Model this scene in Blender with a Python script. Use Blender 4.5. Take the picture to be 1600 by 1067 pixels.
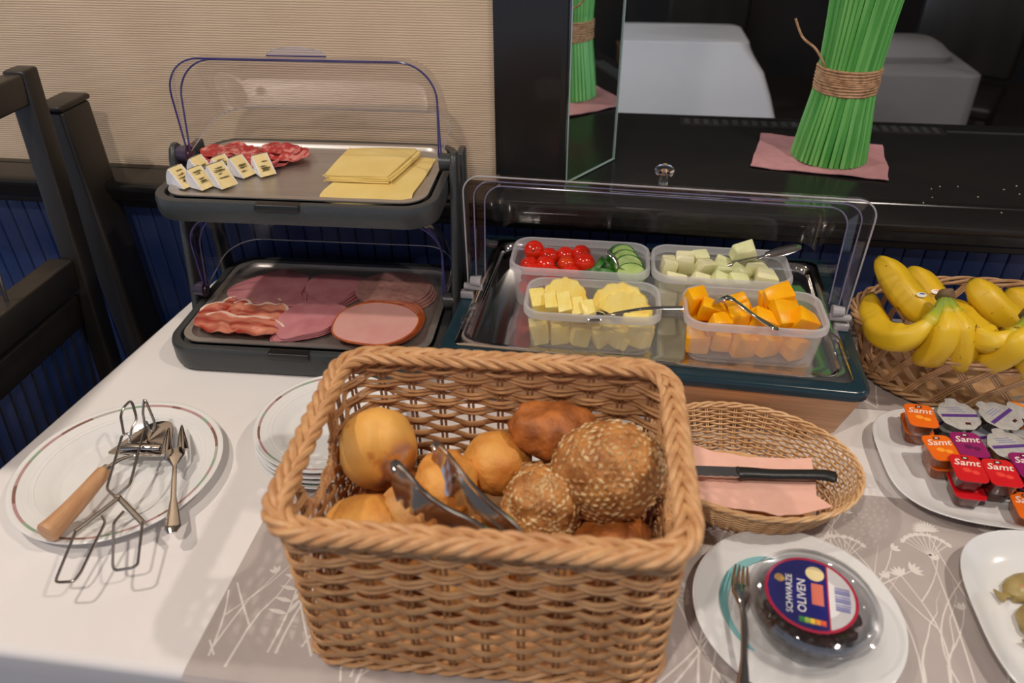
import bpy, bmesh, math, random
from mathutils import Vector, Matrix, noise, Quaternion
rnd = random.Random(7)
PI = math.pi
S = bpy.context.scene
for o in list(bpy.data.objects): bpy.data.objects.remove(o)
C = S.collection
T = 0.75                                   # height of the buffet table top above the floor
# ------------------------------------------------------------------ camera
F_PX, PITCH, ROLL, YAW = 1170.0, math.radians(34.9), math.radians(0.5), math.radians(8.0)
def cam_axes():
    cp, sp = math.cos(PITCH), math.sin(PITCH)
    f = Vector((0, cp, -sp)); d = Vector((0, -sp, -cp)); r = Vector((1, 0, 0))
    r2 = math.cos(ROLL)*r + math.sin(ROLL)*d; d2 = -math.sin(ROLL)*r + math.cos(ROLL)*d
    m = Matrix.Rotation(YAW, 3, 'Z')
    return m @ r2, m @ d2, m @ f
_r, _d, _f = cam_axes()
cam = bpy.data.cameras.new('camera'); cam.sensor_width = 36; cam.lens = F_PX*36/1600
cam.clip_start = .02; cam.clip_end = 60
camo = bpy.data.objects.new('camera', cam); C.objects.link(camo)
camo.matrix_world = Matrix(((_r.x, -_d.x, -_f.x, 0), (_r.y, -_d.y, -_f.y, 0), (_r.z, -_d.z, -_f.z, T+.70), (0, 0, 0, 1)))
cam.dof.use_dof = True; cam.dof.focus_distance = 1.08; cam.dof.aperture_fstop = 3.6
S.camera = camo
# ------------------------------------------------------------------ world and exposure
w = bpy.data.worlds.new('world'); S.world = w; w.use_nodes = True
bg = w.node_tree.nodes['Background']; bg.inputs[0].default_value = (.62, .70, .90, 1); bg.inputs[1].default_value = .60
S.view_settings.view_transform = 'Standard'; S.view_settings.look = 'None'
S.view_settings.gamma = 1; S.view_settings.exposure = 0.0; S.view_settings.use_curve_mapping = False
LAMPS = [(-1.35, .60, 1.83, 15.0), (-.35, -.42, 1.83, 16.0), (1.0, .40, 1.83, 16.0), (2.3, .9, 1.83, 8.0), (-.05, 1.98, 1.83, 5.0)]  # the last lamp is added to brighten the clothed table next door
LAMP_COL = (1.0, .89, .785)
# ------------------------------------------------------------------ materials
MATS = {}
def _nt(name):
    m = bpy.data.materials.new(name); m.use_nodes = True
    nt = m.node_tree; b = nt.nodes['Principled BSDF']
    return m, nt, b
def col4(c): return (c[0], c[1], c[2], 1)
def srgb(r, g, b):
    f = lambda v: ((v/255+.055)/1.055)**2.4 if v > 10 else v/255/12.92
    return (f(r), f(g), f(b))
def mat(name, c, rough=.5, metal=0., c2=None, nscale=20., lo=.35, hi=.65, bump=0., bscale=60., coord='Object',
        stretch=None, sss=0., spec=None, coat=0., trans=0., ior=None, detail=3., wave=None, bdist=.002):
    if name in MATS: return MATS[name]
    m, nt, b = _nt(name); N = nt.nodes; L = nt.links
    b.inputs['Base Color'].default_value = col4(c); b.inputs['Roughness'].default_value = rough
    b.inputs['Metallic'].default_value = metal
    if spec is not None: b.inputs['Specular IOR Level'].default_value = spec
    if coat: b.inputs['Coat Weight'].default_value = coat; b.inputs['Coat Roughness'].default_value = .08
    if trans: b.inputs['Transmission Weight'].default_value = trans
    if ior: b.inputs['IOR'].default_value = ior
    if sss:
        b.inputs['Subsurface Weight'].default_value = sss; b.inputs['Subsurface Radius'].default_value = (.006, .003, .002)
        b.inputs['Subsurface Scale'].default_value = 1.0
    def vec():
        if coord == 'World': g = N.new('ShaderNodeNewGeometry'); out = g.outputs['Position']
        else: g = N.new('ShaderNodeTexCoord'); out = g.outputs[coord]
        if stretch:
            mp = N.new('ShaderNodeMapping'); mp.inputs['Scale'].default_value = stretch; L.new(out, mp.inputs[0]); out = mp.outputs[0]
        return out
    v = vec() if (c2 or bump or wave) else None
    if c2:
        n = N.new('ShaderNodeTexNoise'); n.inputs['Scale'].default_value = nscale; n.inputs['Detail'].default_value = detail
        L.new(v, n.inputs['Vector'])
        r = N.new('ShaderNodeValToRGB'); r.color_ramp.elements[0].position = lo; r.color_ramp.elements[1].position = hi
        r.color_ramp.elements[0].color = col4(c); r.color_ramp.elements[1].color = col4(c2)
        L.new(n.outputs['Fac'], r.inputs[0]); L.new(r.outputs[0], b.inputs['Base Color'])
    if wave:                                   # (scale, direction, strength): fine ribs as relief
        wv = N.new('ShaderNodeTexWave'); wv.bands_direction = wave[1]; wv.inputs['Scale'].default_value = wave[0]
        wv.inputs['Distortion'].default_value = 1.2; wv.inputs['Detail'].default_value = 2
        L.new(v, wv.inputs['Vector']); bm_ = N.new('ShaderNodeBump'); bm_.inputs['Strength'].default_value = wave[2]
        bm_.inputs['Distance'].default_value = .002
        L.new(wv.outputs['Fac'], bm_.inputs['Height']); L.new(bm_.outputs[0], b.inputs['Normal'])
    elif bump:
        n2 = N.new('ShaderNodeTexNoise'); n2.inputs['Scale'].default_value = bscale; n2.inputs['Detail'].default_value = 4
        L.new(v, n2.inputs['Vector']); bp = N.new('ShaderNodeBump'); bp.inputs['Strength'].default_value = bump; bp.inputs['Distance'].default_value = bdist
        L.new(n2.outputs['Fac'], bp.inputs['Height']); L.new(bp.outputs[0], b.inputs['Normal'])
    MATS[name] = m; return m
def clear(name, tint, gloss=.9, rough=.03, ior=1.45):
    # a thin clear plastic sheet: light passes, and the surface mirrors by its Fresnel curve
    if name in MATS: return MATS[name]
    m, nt, b = _nt(name); N = nt.nodes; L = nt.links; N.remove(b)
    t = N.new('ShaderNodeBsdfTransparent'); t.inputs[0].default_value = col4(tint)
    g = N.new('ShaderNodeBsdfGlossy'); g.inputs['Roughness'].default_value = rough; g.inputs[0].default_value = (gloss, gloss, gloss, 1)
    lw = N.new('ShaderNodeLayerWeight'); lw.inputs[0].default_value = .5
    p5 = N.new('ShaderNodeMath'); p5.operation = 'POWER'; p5.inputs[1].default_value = 4.; L.new(lw.outputs['Facing'], p5.inputs[0])
    f = N.new('ShaderNodeMath'); f.operation = 'MULTIPLY_ADD'; f.inputs[1].default_value = .80; f.inputs[2].default_value = ((ior-1)/(ior+1))**2*3.0; L.new(p5.outputs[0], f.inputs[0])
    mx = N.new('ShaderNodeMixShader'); L.new(f.outputs[0], mx.inputs[0]); L.new(t.outputs[0], mx.inputs[1]); L.new(g.outputs[0], mx.inputs[2])
    L.new(mx.outputs[0], N['Material Output'].inputs[0]); MATS[name] = m; return m
def frosted(name, c, fac=.35, rough=.3):
    if name in MATS: return MATS[name]
    m, nt, b = _nt(name); N = nt.nodes; L = nt.links
    b.inputs['Base Color'].default_value = col4(c); b.inputs['Roughness'].default_value = rough
    t = N.new('ShaderNodeBsdfTransparent'); t.inputs[0].default_value = (.97, .97, .98, 1)
    tl = N.new('ShaderNodeBsdfTranslucent'); tl.inputs[0].default_value = col4(c)
    m1 = N.new('ShaderNodeMixShader'); m1.inputs[0].default_value = .45; L.new(b.outputs[0], m1.inputs[1]); L.new(tl.outputs[0], m1.inputs[2])
    m2 = N.new('ShaderNodeMixShader'); m2.inputs[0].default_value = fac; L.new(t.outputs[0], m2.inputs[1]); L.new(m1.outputs[0], m2.inputs[2])
    L.new(m2.outputs[0], N['Material Output'].inputs[0]); MATS[name] = m; return m
def emit(name, c, s):
    m, nt, b = _nt(name); b.inputs['Base Color'].default_value = col4(c)
    b.inputs['Emission Color'].default_value = col4(c); b.inputs['Emission Strength'].default_value = s; MATS[name] = m; return m
def attr_ramp(name, stops, rough=.45, bump=0., spots=None, sss=0.):
    # colour from the 'along' value stored on the mesh (base to tip of a fruit)
    if name in MATS: return MATS[name]
    m, nt, b = _nt(name); N = nt.nodes; L = nt.links; b.inputs['Roughness'].default_value = rough
    a = N.new('ShaderNodeAttribute'); a.attribute_name = 'along'
    r = N.new('ShaderNodeValToRGB'); cr = r.color_ramp
    cr.elements[0].position = stops[0][0]; cr.elements[0].color = col4(stops[0][1])
    cr.elements[1].position = stops[-1][0]; cr.elements[1].color = col4(stops[-1][1])
    for p, c in stops[1:-1]: e = cr.elements.new(p); e.color = col4(c)
    L.new(a.outputs['Fac'], r.inputs[0]); out = r.outputs[0]
    if spots:
        tc = N.new('ShaderNodeTexCoord'); n = N.new('ShaderNodeTexNoise'); n.inputs['Scale'].default_value = spots[1]; n.inputs['Detail'].default_value = 5
        L.new(tc.outputs['Object'], n.inputs['Vector']); rr = N.new('ShaderNodeValToRGB'); rr.color_ramp.elements[0].position = spots[2]; rr.color_ramp.elements[1].position = spots[2]+.05
        L.new(n.outputs['Fac'], rr.inputs[0]); mx = N.new('ShaderNodeMix'); mx.data_type = 'RGBA'
        L.new(rr.outputs[0], mx.inputs[0]); L.new(out, mx.inputs[6]); mx.inputs[7].default_value = col4(spots[0]); out = mx.outputs[2]
    L.new(out, b.inputs['Base Color'])
    MATS[name] = m; return m
# ------------------------------------------------------------------ mesh helpers
class MB:
    def __init__(s): s.v = []; s.f = []; s.m = []; s.a = []
    def add(s, vs, fs, mi=0, al=None):
        k = len(s.v); s.v += [tuple(p) for p in vs]; s.f += [tuple(i+k for i in f) for f in fs]; s.m += [mi]*len(fs)
        s.a += list(al) if al else [0.]*len(vs); return s
    def loft(s, loops, cap0=False, cap1=False, closed=True, ring=False, mi=0, al=None):
        n = len(loops[0]); vs = [p for l in loops for p in l]; fs = []; R = len(loops)
        for i in range(R if ring else R-1):
            j = (i+1) % R
            for k in range(n if closed else n-1):
                q = (k+1) % n; fs.append((i*n+k, i*n+q, j*n+q, j*n+k))
        if cap0: fs.append(tuple(reversed(range(n))))
        if cap1: fs.append(tuple((R-1)*n+k for k in range(n)))
        a = [x for i, l in enumerate(loops) for x in [al[i]]*n] if al else None
        return s.add(vs, fs, mi, a)
    def tube(s, path, r, n=8, closed=False, caps=True, up=None, flat=1., mi=0, al=None):
        P = [Vector(p) for p in path]; K = len(P); loops = []
        tg = []
        for i in range(K):
            if closed: t = P[(i+1) % K]-P[i-1]
            else: t = P[min(i+1, K-1)]-P[max(i-1, 0)]
            tg.append(t.normalized() if t.length > 1e-9 else Vector((0, 0, 1)))
        nrm = None
        for i in range(K):
            t = tg[i]
            if up is not None:
                u = Vector(up); nn = t.cross(u)
                nn = nn.normalized() if nn.length > 1e-6 else Vector((1, 0, 0))
            else:
                if nrm is None:
                    a = Vector((0, 0, 1)) if abs(t.z) < .9 else Vector((1, 0, 0)); nn = t.cross(a).normalized()
                else:
                    nn = nrm - t*nrm.dot(t); nn = nn.normalized() if nn.length > 1e-6 else t.orthogonal().normalized()
            nrm = nn; bn = nn.cross(t)
            rr = r[i] if isinstance(r, (list, tuple)) else r
            loops.append([P[i] + nn*(rr*math.cos(2*PI*k/n)) + bn*(rr*flat*math.sin(2*PI*k/n)) for k in range(n)])
        return s.loft(loops, cap0=caps and not closed, cap1=caps and not closed, ring=closed, mi=mi, al=al)
    def lathe(s, prof, n=48, c=(0, 0, 0), cap0=False, cap1=False, mi=0, sx=1., sy=1.):
        loops = [[(c[0]+r*sx*math.cos(2*PI*k/n), c[1]+r*sy*math.sin(2*PI*k/n), c[2]+z) for k in range(n)] for r, z in prof]
        return s.loft(loops, cap0, cap1, mi=mi)
    def box(s, x0, x1, y0, y1, z0, z1, mi=0):
        v = [(x, y, z) for z in (z0, z1) for y in (y0, y1) for x in (x0, x1)]
        return s.add(v, [(0, 2, 3, 1), (4, 5, 7, 6), (0, 1, 5, 4), (2, 6, 7, 3), (0, 4, 6, 2), (1, 3, 7, 5)], mi)
    def bbox(s, x0, x1, y0, y1, z0, z1, b=.004, mi=0, n=3):
        # a box with rounded edges
        w, d, cx, cy = x1-x0, y1-y0, (x0+x1)/2, (y0+y1)/2; lp = []
        for i in range(n+1):
            a = PI/2*i/n; ins = b*(1-math.sin(a)); lp.append(rr(w-2*ins, d-2*ins, b*1.2, 3, z0+b*(1-math.cos(a)), cx, cy))
        for i in range(n+1):
            a = PI/2*i/n; ins = b*(1-math.cos(a)); lp.append(rr(w-2*ins, d-2*ins, b*1.2, 3, z1-b+b*math.sin(a), cx, cy))
        return s.loft(lp, True, True, mi=mi)
    def poly(s, pts, z0, z1, mi=0):
        n = len(pts); return s.loft([[(x, y, z0) for x, y in pts], [(x, y, z1) for x, y in pts]], True, True, mi=mi)
    def mesh(s, name, mats, smooth=True, angle=40):
        me = bpy.data.meshes.new(name); me.from_pydata(s.v, [], s.f); me.update()
        for m in (mats if isinstance(mats, (list, tuple)) else [mats]): me.materials.append(m)
        me.polygons.foreach_set('material_index', s.m)
        if any(s.a):
            at = me.attributes.new('along', 'FLOAT', 'POINT'); at.data.foreach_set('value', s.a)
        bm = bmesh.new(); bm.from_mesh(me); bmesh.ops.recalc_face_normals(bm, faces=bm.faces)
        if smooth:
            for f in bm.faces: f.smooth = True
            lim = math.radians(angle)
            for e in bm.edges:
                if len(e.link_faces) == 2 and e.calc_face_angle(0) > lim: e.smooth = False
        bm.to_mesh(me); bm.free(); return me
def obj(name, mb, mats, parent=None, loc=(0, 0, 0), smooth=True, angle=40, rz=0.):
    me = mb if isinstance(mb, bpy.types.Mesh) else mb.mesh(name, mats, smooth, angle)
    o = bpy.data.objects.new(name, me); C.objects.link(o)
    if parent: o.parent = parent; o.location = loc
    else: o.location = (loc[0], loc[1], loc[2]+T)
    o.rotation_euler.z = rz
    return o
def tag(o, label, cat, group=None):
    o['label'] = label; o['category'] = cat
    if group: o['group'] = group
    return o
def thing(name, label, cat, loc=(0, 0, 0), rz=0., group=None):
    o = bpy.data.objects.new(name, None); C.objects.link(o); o.empty_display_size = .02
    o.location = (loc[0], loc[1], loc[2]+T); o.rotation_euler.z = rz
    return tag(o, label, cat, group)
def struct(name, mb, m, parent=None, label=None, **k):
    o = obj(name, mb, m, parent, **k)
    if not parent: o['kind'] = 'structure'
    if label: o['label'] = label
    return o
def rr(w, d, r, n=6, z=0., cx=0., cy=0.):
    """rounded rectangle loop, counter-clockwise"""
    r = max(1e-5, min(r, w/2-1e-5, d/2-1e-5)); out = []
    for (sx, sy, a0) in ((1, 1, 0), (-1, 1, PI/2), (-1, -1, PI), (1, -1, 1.5*PI)):
        for i in range(n+1):
            a = a0+PI/2*i/n; out.append((cx+sx*(w/2-r)+r*math.cos(a), cy+sy*(d/2-r)+r*math.sin(a), z))
    return out
def smooth_path(pts, n=6, closed=False):
    P = [Vector(p) for p in pts]; K = len(P); out = []
    g = (lambda i: P[i % K]) if closed else (lambda i: P[max(0, min(K-1, i))])
    for i in range(K if closed else K-1):
        a, b, c, d = g(i-1), g(i), g(i+1), g(i+2)
        for j in range(n):
            t = j/n; out.append(.5*((2*b)+(c-a)*t+(2*a-5*b+4*c-d)*t*t+(3*b-a-3*c+d)*t**3))
    if not closed: out.append(P[-1])
    return out
def lerp(a, b, t): return a+(b-a)*t
def blob(rx, ry, rz, amp=.08, freq=2., seed=0, sub=4, flat=None, fine=0.):
    """an ico-sphere with noise relief; returns (verts, faces)"""
    bm = bmesh.new(); bmesh.ops.create_icosphere(bm, subdivisions=sub, radius=1)
    off = Vector((seed*3.7, seed*1.3, seed*2.1)); vs = []
    for v in bm.verts:
        p = v.co.copy(); k = 1+amp*noise.noise(p*freq+off)+amp*.4*noise.noise(p*freq*2.7+off)+fine*noise.noise(p*14+off)
        p *= k
        if flat is not None and p.z < flat: p.z = flat+(p.z-flat)*.25
        vs.append((p.x*rx, p.y*ry, p.z*rz))
    fs = [tuple(v.index for v in f.verts) for f in bm.faces]; bm.free()
    return vs, fs
def place(vs, rot=(0, 0, 0), loc=(0, 0, 0)):
    m = (Matrix.Rotation(rot[2], 3, 'Z') @ Matrix.Rotation(rot[1], 3, 'Y') @ Matrix.Rotation(rot[0], 3, 'X')); l = Vector(loc)
    return [tuple(m @ Vector(v)+l) for v in vs]
def text_mb(txt, size, shear=0., align='CENTER'):
    cu = bpy.data.curves.new('t', 'FONT'); cu.body = txt; cu.size = size; cu.align_x = align; cu.shear = shear; cu.resolution_u = 2
    cu.offset = size*.012
    o = bpy.data.objects.new('t', cu); C.objects.link(o)
    dg = bpy.context.evaluated_depsgraph_get(); me = bpy.data.meshes.new_from_object(o.evaluated_get(dg))
    vs = [tuple(v.co) for v in me.vertices]; fs = [tuple(p.vertices) for p in me.polygons]
    bpy.data.objects.remove(o); bpy.data.curves.remove(cu); bpy.data.meshes.remove(me)
    return vs, fs
ORD = ['leftmost', 'second from left', 'third from left', 'fourth from left', 'fifth from left', 'sixth from left', 'seventh from left', 'eighth from left', 'ninth from left']
def copy_tree(o, parent=None):
    c = o.copy(); C.objects.link(c); c.parent = parent
    for ch in list(o.children): copy_tree(ch, c)
    return c
# ================================================================== materials in use
M = {}
M['wallpaper'] = mat('wallpaper', srgb(214, 190, 162), .8, c2=srgb(206, 182, 154), nscale=9, wave=(80, 'Z', .32), coord='World')
M['black_lacquer'] = mat('black_lacquer', (.014, .013, .012), .2, bump=.04, bscale=25)
M['black_wood'] = mat('black_wood', (.016, .014, .012), .38, c2=(.028, .023, .018), nscale=12, stretch=(1, 1, .1), bump=.1, bscale=80)
M['blue_board'] = mat('blue_board', (.010, .032, .13), .55, c2=(.045, .060, .15), nscale=9, coord='World', lo=.38, hi=.72, bump=.25, bscale=120, detail=5)
M['floor_mat'] = mat('floor_mat', (.05, .035, .03), .6, c2=(.07, .05, .04), nscale=6)
M['ceiling_mat'] = mat('ceiling_mat', (.52, .46, .38), .9, c2=(.50, .44, .36), nscale=4)
M['far_wall'] = mat('far_wall', (.022, .02, .022), .6, c2=(.035, .027, .02), nscale=2)
M['mirror'] = mat('mirror', (.80, .84, .83), .02, metal=1., c2=(.79, .83, .82), nscale=3)
M['glass_edge'] = mat('glass_edge', (.35, .45, .42), .2, c2=(.33, .43, .40), nscale=30)
M['cloth'] = mat('white_cloth', srgb(232, 228, 226), .85, c2=srgb(228, 223, 221), nscale=5, bump=.10, bscale=900)
M['cloth_far'] = mat('white_cloth_far', (.82, .83, .85), .85, c2=(.78, .79, .82), nscale=4)
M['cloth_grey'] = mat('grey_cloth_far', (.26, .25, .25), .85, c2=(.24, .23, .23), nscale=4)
M['runner'] = mat('runner_taupe', srgb(184, 173, 169), .85, c2=srgb(176, 165, 161), nscale=14, bump=.18, bscale=1200)
M['print'] = mat('runner_print', srgb(226, 220, 214), .85, c2=srgb(220, 213, 207), nscale=40)
M['grey_plastic'] = mat('grey_plastic', (.040, .044, .045), .34, c2=(.048, .052, .053), nscale=300, bump=.05, bscale=500)
M['teal_plastic'] = mat('teal_plastic', (.010, .030, .042), .22, c2=(.012, .034, .047), nscale=60)
M['steel_brushed'] = mat('steel_brushed', (.52, .485, .45), .40, metal=.85, c2=(.58, .545, .505), nscale=90, stretch=(.05, 1, 1), bump=.05, bscale=300)
M['steel'] = mat('steel_polished', (.74, .71, .68), .10, metal=1., c2=(.70, .67, .64), nscale=20)
M['steel_tray'] = mat('steel_mirror_tray', (.72, .69, .66), .07, metal=1., c2=(.68, .65, .62), nscale=9, bump=.015, bscale=14)
M['steel_wire'] = mat('steel_wire', (.50, .47, .44), .2, metal=1., c2=(.44, .41, .38), nscale=60)
M['clear'] = clear('clear_plastic', (.955, .945, .965))
M['clear_lid'] = clear('clear_plastic_lid', (.93, .92, .955))
M['edge_blue'] = mat('blue_edge_glow', (.045, .04, .16), .15, c2=(.06, .055, .19), nscale=30)  # edge glow of the clear acrylic, put into the colour as blue
M['edge_pale'] = mat('pale_plastic_edge', (.17, .165, .26), .15, c2=(.20, .19, .30), nscale=40)
M['edge_tan'] = mat('clear_plastic_edge', (.36, .34, .36), .15, c2=(.42, .40, .41), nscale=40)
M['frost'] = frosted('frosted_plastic', (.86, .86, .88), .26)
M['frost_rim'] = frosted('frosted_plastic_rim', (.88, .88, .90), .48)
M['wood'] = mat('oak_veneer', srgb(216, 166, 120), .45, c2=srgb(186, 134, 90), nscale=26, stretch=(.35, 4, 9), lo=.3, hi=.75, detail=6, bump=.06, bscale=90)
M['wood_handle'] = mat('beech_handle', srgb(204, 158, 116), .5, c2=srgb(188, 138, 98), nscale=60, stretch=(3, .4, 3))
M['wicker'] = mat('wicker_tan', srgb(214, 166, 116), .5, c2=srgb(188, 136, 90), nscale=55, bump=.12, bscale=300)
M['wicker_dark'] = mat('wicker_stake', srgb(172, 124, 82), .55, c2=srgb(150, 104, 66), nscale=60)
M['wicker_pale'] = mat('wicker_pale', srgb(226, 186, 138), .5, c2=srgb(206, 160, 110), nscale=60, bump=.1, bscale=300)
M['reed'] = mat('split_reed', srgb(198, 158, 116), .45, c2=srgb(170, 126, 84), nscale=45, bump=.1, bscale=300)
M['porcelain'] = mat('porcelain', (.80, .80, .79), .12, c2=(.79, .79, .78), nscale=8, coat=.4)
M['porcelain_w'] = mat('porcelain_white', (.78, .78, .775), .18, c2=(.77, .77, .765), nscale=8, coat=.3)
def pink(): return mat('pink_paper', srgb(240, 190, 172), .9, c2=srgb(236, 184, 166), nscale=60, bump=.2, bscale=700)
M['pink_dark'] = mat('pink_fabric_napkin', srgb(196, 140, 144), .9, c2=srgb(188, 132, 136), nscale=60, bump=.25, bscale=900)
M['black_handle'] = mat('black_handle', (.012, .012, .012), .38, bump=.08, bscale=200)

# ================================================================== the room
YW, ZL = 1.245, .17                        # wall face and ledge height above the table top
struct('floor', MB().box(-4, 4.5, -3, 6, -T-.05, -T), M['floor_mat'])
ceil = struct('ceiling', MB().box(-4, 4.5, -3, 6, 1.85, 1.9), M['ceiling_mat'])
struct('wall_back', MB().box(-4, -.2, YW, YW+.10, ZL, 1.85), M['wallpaper'], label='cream ribbed wallpaper wall behind the buffet')
wl = struct('wall_lower', MB().box(-4, 4.5, YW-.02, YW+.10, -T, ZL-.043), M['black_wood'], label='low wall clad with blue painted boards')
bd = MB().bbox(-.0158, .0158, -.006, .006, -.70, .117, .002, n=1).mesh('panel_board', M['blue_board'])
for i in range(86):
    o = bpy.data.objects.new('panel_board', bd); C.objects.link(o); o.parent = wl; o.location = (-1.52+i*.0335, YW-.025, T)
o = obj('panel_rail', MB().bbox(-2, 2.2, YW-.033, YW-.015, ZL-.075, ZL-.04, .004), M['black_wood'], wl, loc=(0, 0, T))
wl.location.z = 0
for ch in wl.children: ch.location.z = T
wl.data.transform(Matrix.Translation((0, 0, T)))
# ledge (chair rail) with a rounded nose, running along the whole wall
nose = [(YW+.0, ZL-.043), (1.172, ZL-.043), (1.166, ZL-.040), (1.163, ZL-.034), (1.160, ZL-.024), (1.156, ZL-.018), (1.153, ZL-.012), (1.154, ZL-.005), (1.159, ZL-.001), (1.166, ZL), (1.225, ZL), (1.2265, ZL-.0015), (1.2285, ZL-.0015), (1.23, ZL), (YW+.0, ZL)]
mb = MB(); mb.loft([[(x, y, z) for y, z in nose] for x in (-4, 4.5)], True, True)
struct('trim_1', mb, M['black_lacquer'], label='dark polished ledge running along the wall')
# deep counter in the opening to the next room
ct = thing('counter', 'deep glossy black counter in the opening to the next room', 'counter', (.8, 1.45, ZL))
obj('top', MB().bbox(-.93, 3.6, -.205, .205, -.035, -.0002, .003), M['black_lacquer'], ct)
obj('body', MB().box(-.93, 3.6, -.10, .18, -.92, -.035), M['black_wood'], ct)
vg = obj('vent_grille', MB().box(-.66, -.13, .135, .175, -.001, .0012), M['black_wood'], ct)
for i in range(26):
    obj('slat', MB().box(-.652+i*.02, -.642+i*.02, .140, .170, .0012, .003), M['grey_plastic'], vg)
obj('joint_strip', MB().box(-.125, .06, .150, .158, -.0005, .001), M['grey_plastic'], ct)
# column with a chamfered mirrored flank
COLP = [(-.2, YW-.006), (-.090, YW-.006), (-.080, 1.2470), (0, 1.370), (0, 1.5), (-.2, 1.5)]
struct('wall_column', MB().poly(COLP, ZL, 1.85), M['black_lacquer'], smooth=False, label='black column between the wallpaper and the opening')
a, b = Vector((-.0800, 1.2465, 0)), Vector((.0005, 1.3715, 0)); n_ = Vector((b.y-a.y, -(b.x-a.x), 0)).normalized()
mp = thing('mirror_panel', 'tall narrow mirror on the slanted side of the black column', 'mirror', (a.x, a.y, ZL))
q = [(0, 0), tuple((b-a).xy), tuple((b-a+n_*.004).xy), tuple((n_*.004).xy)]
obj('glass', MB().poly([(x, y) for x, y in q], .004, 1.6), M['mirror'], mp, smooth=False)
for k, (p, qq) in enumerate((((b-a), n_*.0052),)):
    obj('edge', MB().tube([(p+qq)+Vector((0, 0, .004)), (p+qq)+Vector((0, 0, 1.6))], .0013, 6), M['glass_edge'], mp)
obj('edge', MB().tube([n_*.005+Vector((0, 0, .004)), n_*.005+Vector((0, 0, 1.6))], .0012, 6), M['glass_edge'], mp)
obj('edge', MB().tube([n_*.005+Vector((0, 0, .003)), (b-a)+n_*.005+Vector((0, 0, .003))], .0014, 6), M['glass_edge'], mp)
struct('wall_far', MB().box(-4, 4.5, 5.4, 5.5, -T, 1.85), M['far_wall'])
struct('wall_right', MB().box(3.9, 4.0, 1.7, 5.4, -T, 1.85), M['far_wall'])
struct('wall_left', MB().box(-3.0, -2.9, 1.35, 5.4, -T, 1.85), M['far_wall'])
# unseen window added to brighten the front of the far white cloth
wn = struct('fill_window_1', MB().box(-2.9, -2.885, 1.55, 2.75, .0, 1.25), M['cloth_far'], label='unseen window added in the next room to light the white cloth')
emit('fill_pane', (.72, .82, 1.0), 1.2)
for i in range(2):
    obj('pane', MB().box(-2.888, -2.882, 1.59+.58*i, 2.13+.58*i, .04, 1.21), MATS['fill_pane'], wn, loc=(0, 0, 0))
for y in (1.55, 2.13, 2.71): obj('frame_bar', MB().bbox(-2.885, -2.865, y, y+.04, .0, 1.25, .004), M['black_wood'], wn)
wl_ = bpy.data.lights.new('fill_window_light', 'AREA'); wl_.shape = 'RECTANGLE'; wl_.size = 1.15; wl_.size_y = 1.15; wl_.energy = 55; wl_.color = (.72, .83, 1.0)
wo = bpy.data.objects.new('fill_window_light', wl_); C.objects.link(wo); wo.location = (-2.84, 2.15, T+.62); wo.rotation_euler = (0, -PI/2, 0)
# lamps sunk into the ceiling
for i, (x, y, z, p) in enumerate(LAMPS):
    t = thing('ceiling_downlight', ['recessed round ceiling lamp above the chair', 'recessed round ceiling lamp in front of the bread basket', 'recessed round ceiling lamp above the banana basket', 'recessed round ceiling lamp far along the buffet', 'unseen ceiling lamp added in the next room to light the white cloth'][i], 'lamp', (x, y, z), group='ceiling downlights')
    obj('ring', MB().lathe([(.05, .018), (.05, 0), (.058, -.006), (.066, 0), (.066, .018)], 32), M['steel_brushed'], t)
    obj('lens', MB().lathe([(.0005, .012), (.05, .012)], 32, cap0=True), MATS.get('lamp_glass') or emit('lamp_glass', (1, .85, .68), 6), t)
    l = bpy.data.lights.new('downlight', 'AREA'); l.shape = 'DISK'; l.size = .085; l.energy = p; l.color = LAMP_COL
    lo = bpy.data.objects.new('light', l); C.objects.link(lo); lo.parent = t; lo.location = (0, 0, -.008)

# ---- next room: two clothed tables and a few dark chairs
def skirt(mb, w, d, h, rip=.02, n=160, seed=1, r=.04, flare=.06, top=.0):
    base = rr(w, d, r, n//4-1); loops = []
    c = [(x*.001, y*.001, top) for x, y, z in base]
    loops.append(c); loops.append([(x*.97, y*.97, top) for x, y, z in base])
    loops.append([(x*.995, y*.995, top-.004) for x, y, z in base]); loops.append([(x, y, top-.014) for x, y, z in base])
    for j in range(1, 9):
        t = j/8; lp = []
        for i, (x, y, z) in enumerate(base):
            a = math.atan2(y, x); k = noise.noise(Vector((math.cos(a)*7+seed, math.sin(a)*7, t*.6)))*rip*t
            cx = min(1, abs(x)/(w/2)); cy = min(1, abs(y)/(d/2)); cor = max(0, cx+cy-1.6)/.4
            L_ = math.hypot(x, y); lp.append((x+x/L_*(k+flare*cor*t**.6), y+y/L_*(k+flare*cor*t**.6), top-.014-h*t))
        loops.append(lp)
    mb.loft(loops, cap0=True); return mb
t = obj('clothed_table', skirt(MB(), 1.05, .32, .7, .055, seed=3, flare=.34), M['cloth_far'], loc=(-.035, 3.20, 0))
tag(t, 'table in the next room under a white cloth hanging to the floor', 'table')
t.rotation_euler.z = .02
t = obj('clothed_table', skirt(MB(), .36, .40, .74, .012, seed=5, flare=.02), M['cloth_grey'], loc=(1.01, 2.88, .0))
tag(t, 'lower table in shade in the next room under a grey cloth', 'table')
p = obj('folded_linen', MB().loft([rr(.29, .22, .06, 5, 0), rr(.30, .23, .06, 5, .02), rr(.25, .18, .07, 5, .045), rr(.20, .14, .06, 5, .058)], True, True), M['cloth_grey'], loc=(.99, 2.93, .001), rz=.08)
tag(p, 'folded grey linen lying on the grey clothed table', 'linen')
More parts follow.
